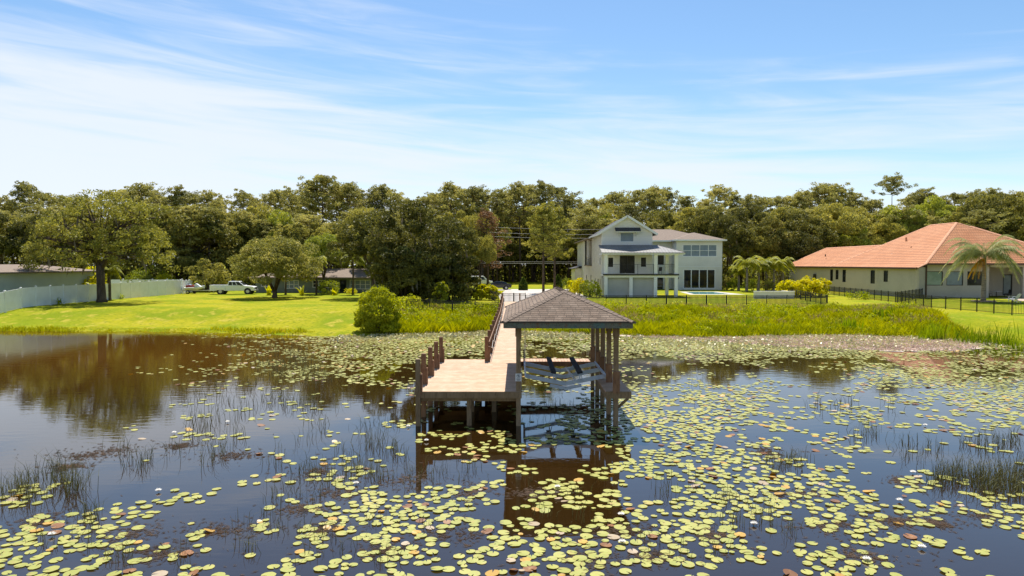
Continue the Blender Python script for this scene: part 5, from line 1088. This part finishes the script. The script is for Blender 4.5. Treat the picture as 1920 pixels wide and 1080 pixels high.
# lawn edge
blades(26000, (-50,-10), (55,60.5), lambda X,Y,r: np.where(nz(X,Y,.35,4) > .78, .30, .08)*r.uniform(.5,1.3,len(X)), M['marsh'], 'shore_grass', 'fringe of longer grass where the lawn meets the pond', .05, lambda X,Y,r: (Y-shore(X) > -.4) & (Y-shore(X) < .8+.6*nz(X,Y,.5)) , 5)
for k, (px, D, w_, h, n_, lb) in enumerate(((1748,51.5,1.1,1.6,300,'dense tall reed clump at the far bank right of the boathouse'),(1590,56,.9,1.2,60,'dark broad leafed water plant at the bank below the croton bushes'),(1835,49.5,1.9,1.5,420,'tall reed bed at the bank below the queen palm'),(1912,45.5,.8,2.0,160,'tallest reeds at the near right bank'),(1885,48,.9,1.4,140,'reed clump beside the tallest right bank reeds'),(1405,57,.8,1.0,80,'upright dark weeds mid bank below the low white wall'),(1665,60,.9,1.0,80,'dark shrubby weeds mid bank below the beige wall windows'))):
    rng = np.random.RandomState(100+k); Q = []; x0_, y0_ = PX(px, D), D
    for j in range(n_):
        x, y = rng.normal()*w_*.5, rng.normal()*w_*.35; z = g1(x0_+x, y0_+y)-g1(x0_,y0_)-.05; hh = h*rng.uniform(.5,1.1); a = rng.rand()*6.28; wv = (.035 if n_ > 100 else .12)
        d = np.array([math.cos(a),math.sin(a),0])*wv/2; l = rng.normal(size=2)*.14*hh; Q.append([np.array([x,y,z])-d, np.array([x,y,z])+d, np.array([x+l[0]*.5,y+l[1]*.5,z+hh*.6])+d, np.array([x+l[0],y+l[1],z+hh])])
    o = raw_mesh('reed_clump', np.array(Q), 4, M['reedgreen']); o.location = (x0_, y0_, g1(x0_,y0_)); tag(o, lb, 'reeds', 'reed clumps on the bank')

# ================================================================== LILY PADS
ROWS = [627,638,655,677,705,740,780,820,860,900,940,980,1020,1065]
COV = [[0,0,0,.03,.2,.6,.75,.6,.7,.5,.8,.95,.9,.85,.9,.8],[0,0,0,.05,.2,.6,.7,.5,.5,.4,.85,.95,.95,.95,.9,.8],[0,0,0,.03,.18,.45,.6,.35,.25,.45,.85,.65,.75,.6,.3,.25],[0,0,.02,.08,.33,.4,.32,.12,.18,.12,.03,.32,.06,.22,.25,.25],[0,0,.03,.08,.25,.22,.08,0,.2,.22,.08,.08,.06,.35,.5,.5],[0,0,0,.04,.02,.02,.08,0,.06,.25,.42,.4,.1,.13,.33,.5],[0,0,.02,.13,.10,.02,.10,.05,.16,.5,.42,.36,.15,.2,.24,.33],[0,0,.04,.13,.03,.07,.15,.33,.26,.42,.46,.35,.12,.08,.12,.2],[0,.01,.02,.05,.10,.18,.22,.25,.24,.32,.4,.42,.27,.1,.04,.02],[.02,0,.02,.10,.22,.25,.16,.14,.2,.27,.36,.38,.4,.32,.18,.05],[.32,.08,.15,.13,.18,.32,.28,.24,.24,.32,.24,.36,.4,.37,.32,.35],[.22,.2,.22,.22,.18,.3,.36,.3,.27,.3,.35,.35,.4,.36,.28,.28],[.26,.26,.26,.18,.27,.23,.4,.35,.27,.35,.27,.3,.27,.3,.35,.24],[.3,.26,.26,.17,.3,.26,.35,.31,.35,.3,.26,.19,.3,.23,.26,.3]]
COV = np.array(COV); COV[10:, :9] *= 1.22; COV[9:, 5:9] *= 1.1
def cover(px, py):
    fx = np.clip((px-60)/120, 0, 15); fy = np.interp(py, ROWS, np.arange(len(ROWS))); i, j = np.minimum(fx.astype(int), 14), np.minimum(fy.astype(int), len(ROWS)-2); u, v = fx-i, fy-j
    return (COV[j,i]*(1-u)+COV[j,i+1]*u)*(1-v) + (COV[j+1,i]*(1-u)+COV[j+1,i+1]*u)*v
rng = np.random.RandomState(77)
NC = 200000; D = 11.0*np.exp(rng.rand(NC)*math.log(58/11.0)); D = np.sqrt(rng.uniform(11.0**2, 58.0**2, NC)); X = D*rng.uniform(-.80,.80,NC); py = 495 + H*1280/D; px = 970 + X*1280/D
c = cover(px, np.clip(py, 627, 1065))
def vnoise(X, Y, s, seed):                                # smooth value noise
    r = np.random.RandomState(seed).rand(256,256); x, y = X/s+500, Y/s+500; i, j = np.floor(x).astype(int), np.floor(y).astype(int); u, v = x-i, y-j; u = u*u*(3-2*u); v = v*v*(3-2*v); i %= 255; j %= 255
    return (r[i,j]*(1-u)+r[i+1,j]*u)*(1-v)+(r[i,j+1]*(1-u)+r[i+1,j+1]*u)*v
nzv = .5*vnoise(X, D, 1.1, 1) + .5*vnoise(X, D, .45, 2)
cc = np.clip(c, 0, 1); keep = (nzv < .60 + (cc-.36)*.7 + (cc > .7)*.25) & (rng.rand(NC) < np.clip(cc*1.35 + (cc > .6)*.4, 0, 1)) & (D < shore(X)-.05) & (cc > .012)
# leave the piles clear
for (x_, y_) in [(-3.5,23.9),(-1.7,24),(.04,23.9),(XR,23.9),(XR,25.8)]: keep &= (np.hypot(X-x_, D-y_) > .24)
X, D, cc = X[keep], D[keep], cc[keep]
grid = {}; acc = []
rad = rng.uniform(.088,.140,len(X))
small = rng.rand(len(X)) < .12; rad[small] *= .65
for i in range(len(X)):
    gx, gy = int(X[i]//.35), int(D[i]//.35); ok = True; lim = .78 if cc[i] < .65 else .55
    for a in (-1,0,1):
        for b_ in (-1,0,1):
            for j in grid.get((gx+a, gy+b_), ()):
                if (X[i]-X[j])**2 + (D[i]-D[j])**2 < (lim*(rad[i]+rad[j]))**2: ok = False; break
            if not ok: break
        if not ok: break
    if ok: grid.setdefault((gx,gy), []).append(i); acc.append(i)
acc = np.array(acc); X, D, rad = X[acc], D[acc], rad[acc]; print('pads', len(X))
def pad_outline(r, seed, k=13):
    rr = np.random.RandomState(seed); a = np.linspace(.16, 6.283-.16, k); rad_ = r*(1+.05*np.sin(a*2+rr.rand()*6)+.025*rr.normal(size=k)); pts = np.stack([np.cos(a)*rad_, np.sin(a)*rad_], 1); return np.vstack([[[.12*r,0]], pts])
SHAPES = [pad_outline(1.0, q) for q in range(6)]
order = np.argsort(D); u_ = rng.rand(len(X)); pxs = 970+X*1280/D
vis = [i for i in order if 0 < pxs[i] < 1920 and 495+H*1280/D[i] < 1075]; near = vis[:300]; nearset = set(near)
kinds = np.where(u_ < .925, 0, np.where(u_ < .96, 1, np.where(u_ < .985, 2, 3)))
PM = ['pad','pad_orange','pad_brown','pad_pink']
meshes = {}
def pad_mesh(kd, sh):
    if (kd, sh) not in meshes:
        pts = SHAPES[sh]; rr = np.random.RandomState(sh+kd*10); lift = .0 if kd == 0 else .12; n = len(pts); me = bpy.data.meshes.new('lily_pad')
        z = [.018*math.sin(i*1.1+sh) + lift*max(0, math.sin(i*.9+kd))*.7 for i in range(n)]; z[0] = -.02
        top = [(p[0],p[1],z[i]) for i, p in enumerate(pts)]; bot = [(p[0]*.98,p[1]*.98,z[i]-.03) for i, p in enumerate(pts)]
        fs = [(0,i,i+1) for i in range(1,n-1)] + [(i, n+i, n+(i+1)%n, (i+1)%n) for i in range(n)]
        me.from_pydata(top+bot, [], fs); me.materials.append(M[PM[kd]]); me.update(); meshes[(kd,sh)] = me
    return meshes[(kd,sh)]
LOOK = ['yellow green round lily pad','ageing orange lily pad','curled dark red lily pad','faded pinkish lily pad']
def zone(px, py):
    h_ = 'left' if px < 500 else 'centre left' if px < 950 else 'centre right' if px < 1420 else 'right'
    return f'floating in the {h_} foreground' + (' at the lowest edge of the photo' if py > 1020 else ' a little out from the photo edge')
def nth(k): return f"{k}{'th' if 10 < k % 100 < 14 else {1:'st',2:'nd',3:'rd'}.get(k % 10, 'th')}"
rowed = sorted(near, key=lambda i: D[i]); NR = 10; per = len(rowed)//NR
for r_i in range(NR):
    for c_i, i in enumerate(sorted(rowed[r_i*per:(r_i+1)*per if r_i < NR-1 else None], key=lambda i: pxs[i])):
        kd = int(kinds[i]); o = bpy.data.objects.new('lily_pad', pad_mesh(kd, int(u_[i]*977) % 6)); COL.objects.link(o)
        o.location = (X[i], D[i], .010 + .012*rng.rand()); o.scale = (rad[i], rad[i], rad[i]); o.rotation_euler = (rng.normal()*.02, rng.normal()*.02, rng.rand()*6.28)
        tag(o, f'{LOOK[kd]}, {nth(c_i+1)} from left in the {nth(r_i+1)} row above the bottom edge', 'lily pad', 'lily pads nearest the viewer')
rest = np.array([i for i in range(len(X)) if i not in nearset])
for kd in range(4):
    idx = rest[kinds[rest] == kd]; V = []; F = []
    for i in idx:
        pts = SHAPES[int(u_[i]*977) % 6]; a = rng.rand()*6.28; ca, sa = math.cos(a), math.sin(a); z0 = .008+.018*rng.rand(); far = D[i] > 30
        tx, ty = rng.normal()*.035, rng.normal()*.035
        if kd: tx *= 4; ty *= 4
        P = pts*rad[i]; P = P[[0]+list(range(1, len(P), 2 if far else 1))]; x = P[:,0]*ca-P[:,1]*sa; y = P[:,0]*sa+P[:,1]*ca; b0 = len(V)
        z = np.maximum(z0 + x*tx + y*ty + (.03*rng.rand() if D[i] > 40 else 0), .004); V += list(zip((x+X[i]).tolist(), (y+D[i]).tolist(), z.tolist())); F.append(tuple(range(b0, b0+len(P))))
    me = bpy.data.meshes.new('lily_pads'); me.from_pydata(V, [], F); me.materials.append(M[PM[kd] if kd else 'pad']); me.update()
    o = bpy.data.objects.new('lily_pad_cover', me); COL.objects.link(o); tag(o, ['sheet of yellow green lily pads spreading across the pond','orange ageing pads scattered over the pond','dark curled pads scattered over the pond','faded pink pads scattered over the pond'][kd], kind='stuff')
# upright curling pads packed along the far bank
n = 9000; Xa = rng.uniform(-14,37,n); sh_ = shore(Xa); Da = sh_ - rng.rand(n)**1.2*np.where(Xa > 8, 9.5, 4.5) + .3; pxa = 970+Xa*1280/Da; pya = 495+H*1280/Da
k = (rng.rand(n) < cover(pxa, np.clip(pya,627,1065))**1.3) & (Da > 38); C = np.stack([Xa[k], Da[k], .05+.09*rng.rand(k.sum())], 1); Q = leaf_quads(C, rng.uniform(.10,.26,len(C)), rng, .8, flat=.6); Q[:,:,2] = np.maximum(Q[:,:,2], .004)
tag(raw_mesh('raised_pad_leaves', Q, 4, M['pad_far']), 'raised curling pad leaves crowding the water below the bank', kind='stuff')
# dried pinkish weed mat in front of the right bank
mt = [(9,52.9),(14,50.6),(18.5,46.5),(24,44.8),(28.5,44.6),(31,46.2),(33,48.5),(33.2,51),(30.4,53.1),(25.9,54.8),(20.4,54.0),(14.5,52.7),(9.8,54.0)]
def weed_mat(mt, label, jit=.25):
    mb = MB(); ring = []
    for (xa, ya), (xb, yb) in zip(mt, mt[1:]+mt[:1]):
        for q in range(6): t = q/6; ring.append((xa+(xb-xa)*t+rng.normal()*jit, ya+(yb-ya)*t+rng.normal()*jit*.8))
    mb.v = [(x, y, .02) for x, y in ring] + [(x, y, -.02) for x, y in ring]; K = len(ring); mb.f = [tuple(range(K))] + [(i, K+i, K+(i+1)%K, (i+1)%K) for i in range(K)]
    return tag(mb.build('weed_mat', M['mat']), label, kind='stuff')
weed_mat(mt, 'pinkish brown mat of dried floating weed below the right bank')
weed_mat([(-7.5,54.9),(-3,55.9),(1.5,56.2),(8.8,53.5),(9.2,54.8),(1.3,57.6),(-3.1,57.4),(-7.4,56.2)], 'narrow strip of dried weed along the bank beside the walkway', .1)
n = 26000; Xm = rng.uniform(9,33,n); Ym = rng.uniform(44.5,54.5,n)
def inpoly(x, y, P):
    r = np.zeros(len(x), bool); j = len(P)-1
    for i in range(len(P)):
        xi, yi = P[i]; xj, yj = P[j]; r ^= ((yi > y) != (yj > y)) & (x < (xj-xi)*(y-yi)/(yj-yi+1e-9)+xi); j = i
    return r
k = inpoly(Xm, Ym, mt); C = np.stack([Xm[k], Ym[k], np.full(k.sum(), .05)], 1); Q = leaf_quads(C, rng.uniform(.07,.2,len(C)), rng, .7, flat=.65); Q[:,:,2] = np.maximum(Q[:,:,2], .026)
M['dry_leaf'] = leafmat('dried_leaves', (.34,.24,.18), (.68,.55,.45), transl=.2, clump=.5)
tag(raw_mesh('dried_weed', Q, 4, M['dry_leaf']), 'dried pinkish leaves lying on the floating weed mat', kind='stuff')
# floating debris
cen = [(60,985),(230,1010),(420,1000),(600,1000),(640,930),(720,1040),(560,960),(850,1010),(1180,1000),(1230,1050),(1000,930),(1500,930),(1560,990),(1680,980),(1850,970),(1620,1050),(1340,1010),(120,880),(150,860),(200,850),(330,840),(430,860),(280,1050),(880,930),(1440,850),(1700,905),(1760,985),(1100,1060),(590,890),(760,905)]
Cs = []
for (a, b_) in cen:
    D0 = H*1280/(b_-495); n = 260; x = PX(a, D0)+rng.standard_t(3,size=n)*rng.uniform(.15,.4); y = D0+rng.standard_t(3,size=n)*rng.uniform(.12,.3); Cs.append(np.stack([x, y, np.full(n,.012)], 1))
C = np.concatenate(Cs); Q = leaf_quads(C, rng.uniform(.05,.2,len(C)), rng, .14, flat=1.0); Q[:,:,2] = np.clip(Q[:,:,2], .003, .02)
tag(raw_mesh('floating_weed', Q, 4, M['debris']), 'wisps of brown weed drifting between the lily pads', kind='stuff')
# water lily flowers
FL = [(319,817),(421,796),(287,929),(81,1015),(764,804),(798,831),(664,914),(1142,823),(1167,973),(1169,1026),(1418,990),(1046,920),(1716,890),(1692,944),(1737,800),(1632,1058),(1736,1034),(1839,710),(1875,712)]
WH = ['left open water','left open water near the thin reeds','left foreground','lower left corner','water left of the dock front','water just left of the front dock post','centre foreground','shaded water under the slip','water right of the roof reflection','foreground right of the roof reflection','right foreground','roof reflection','far right pads','right foreground pads','right water past the platform','lower right foreground','lower right pads','far right below the reed bed','far right edge pads']
fproto = empty('water_lily')
Q = []
for ring_, (nr, rr_2, zt, tl) in enumerate(((10,.085,.045,.5),(8,.06,.07,.9),(6,.035,.08,1.2))):
    for k in range(nr):
        a = 6.283*k/nr+ring_*.3; d = np.array([math.cos(a), math.sin(a), 0]); s_ = np.array([-d[1], d[0], 0])*.022; Q.append([d*.008+[0,0,.012], d*rr_2*.55+s_+[0,0,zt*.45+.012], d*rr_2+[0,0,zt], d*rr_2*.55-s_+[0,0,zt*.45+.012]])
raw_mesh('petals', np.array(Q), 4, M['flowerpetal'], fproto); MB().tube([(0,0,.01),(0,0,.05)], [.02,.015], 8).build('flower_centre', M['flowercore'], fproto)
for k, ((a, b_), w_) in enumerate(zip(FL, WH)):
    o = fproto if k == 0 else copy_tree(fproto); D0 = H*1280/(b_-495); o.location = (PX(a,D0), D0, .02); o.rotation_euler.z = k; o.scale = (1.05,)*3
    tag(o, f'white water lily flower open on the {w_}', 'flower', 'white water lilies')
# ------------------------------------------------------------------ thin reeds standing in the water
RG = [(0,60,905,945,160,.55),(95,125,900,935,90,.75),(30,200,890,940,120,.5),(250,420,840,880,90,.45),(180,330,850,885,50,.5),(330,480,770,830,110,.5),(440,640,720,770,240,.45),(300,420,705,760,120,.4),(480,620,655,715,900,.34),(420,580,640,690,600,.28),(560,700,640,670,250,.25),(560,760,790,850,120,.45),(480,760,850,900,260,.4),(600,800,880,940,110,.35),(120,180,960,1000,60,.4),(480,700,920,980,80,.3),(980,1150,765,790,60,.3),(1440,1500,855,880,160,.3),(1690,1760,820,860,90,.3),(1820,1920,820,850,200,.35),(1760,1920,880,915,620,.40),(1840,1930,900,930,420,.38),(1290,1320,700,760,8,.5),(1560,1700,790,840,50,.4),(640,760,640,680,120,.25),(820,900,855,900,60,.3),(1150,1300,900,940,40,.35),(1330,1430,900,990,60,.3),(60,460,980,1060,120,.3),(500,900,980,1060,120,.28),(1180,1700,940,1060,120,.28),(940,1160,900,980,60,.3),(1500,1700,700,790,60,.4)]
Q = []; rng = np.random.RandomState(55)
for (xa, xb, ya, yb, n, h) in RG:
    cl = [(rng.uniform(xa,xb), rng.uniform(ya,yb)) for _ in range(max(3, n//14))]
    for j in range(int(n*(1.0 if ya > 800 else 1.25))):
        c_ = cl[rng.randint(len(cl))]; pxx, pyy = c_[0]+rng.normal()*14, np.clip(c_[1]+rng.normal()*8, 632, 1090); D0 = H*1280/(pyy-495); x = PX(pxx, D0)
        hh = h*rng.uniform(.4,1.25); a = rng.rand()*6.28; wv = .0035*(1 + D0/22); l = rng.normal(size=2)*.30*hh
        d = np.array([math.cos(a), math.sin(a), 0])*wv; b0 = np.array([x, D0, -.05]); m_ = np.array([x+l[0]*.4, D0+l[1]*.4, hh*.6]); tp = np.array([x+l[0]*(1+rng.rand()), D0+l[1], hh*rng.uniform(.85,1)])
        Q.append([b0-d, b0+d, m_+d*.8, m_-d*.8]); Q.append([m_-d*.8, m_+d*.8, tp+d*.2, tp-d*.2])
tag(raw_mesh('pond_reeds', np.array(Q), 4, M['reed']), 'thin dark reeds standing in the open water', kind='stuff')
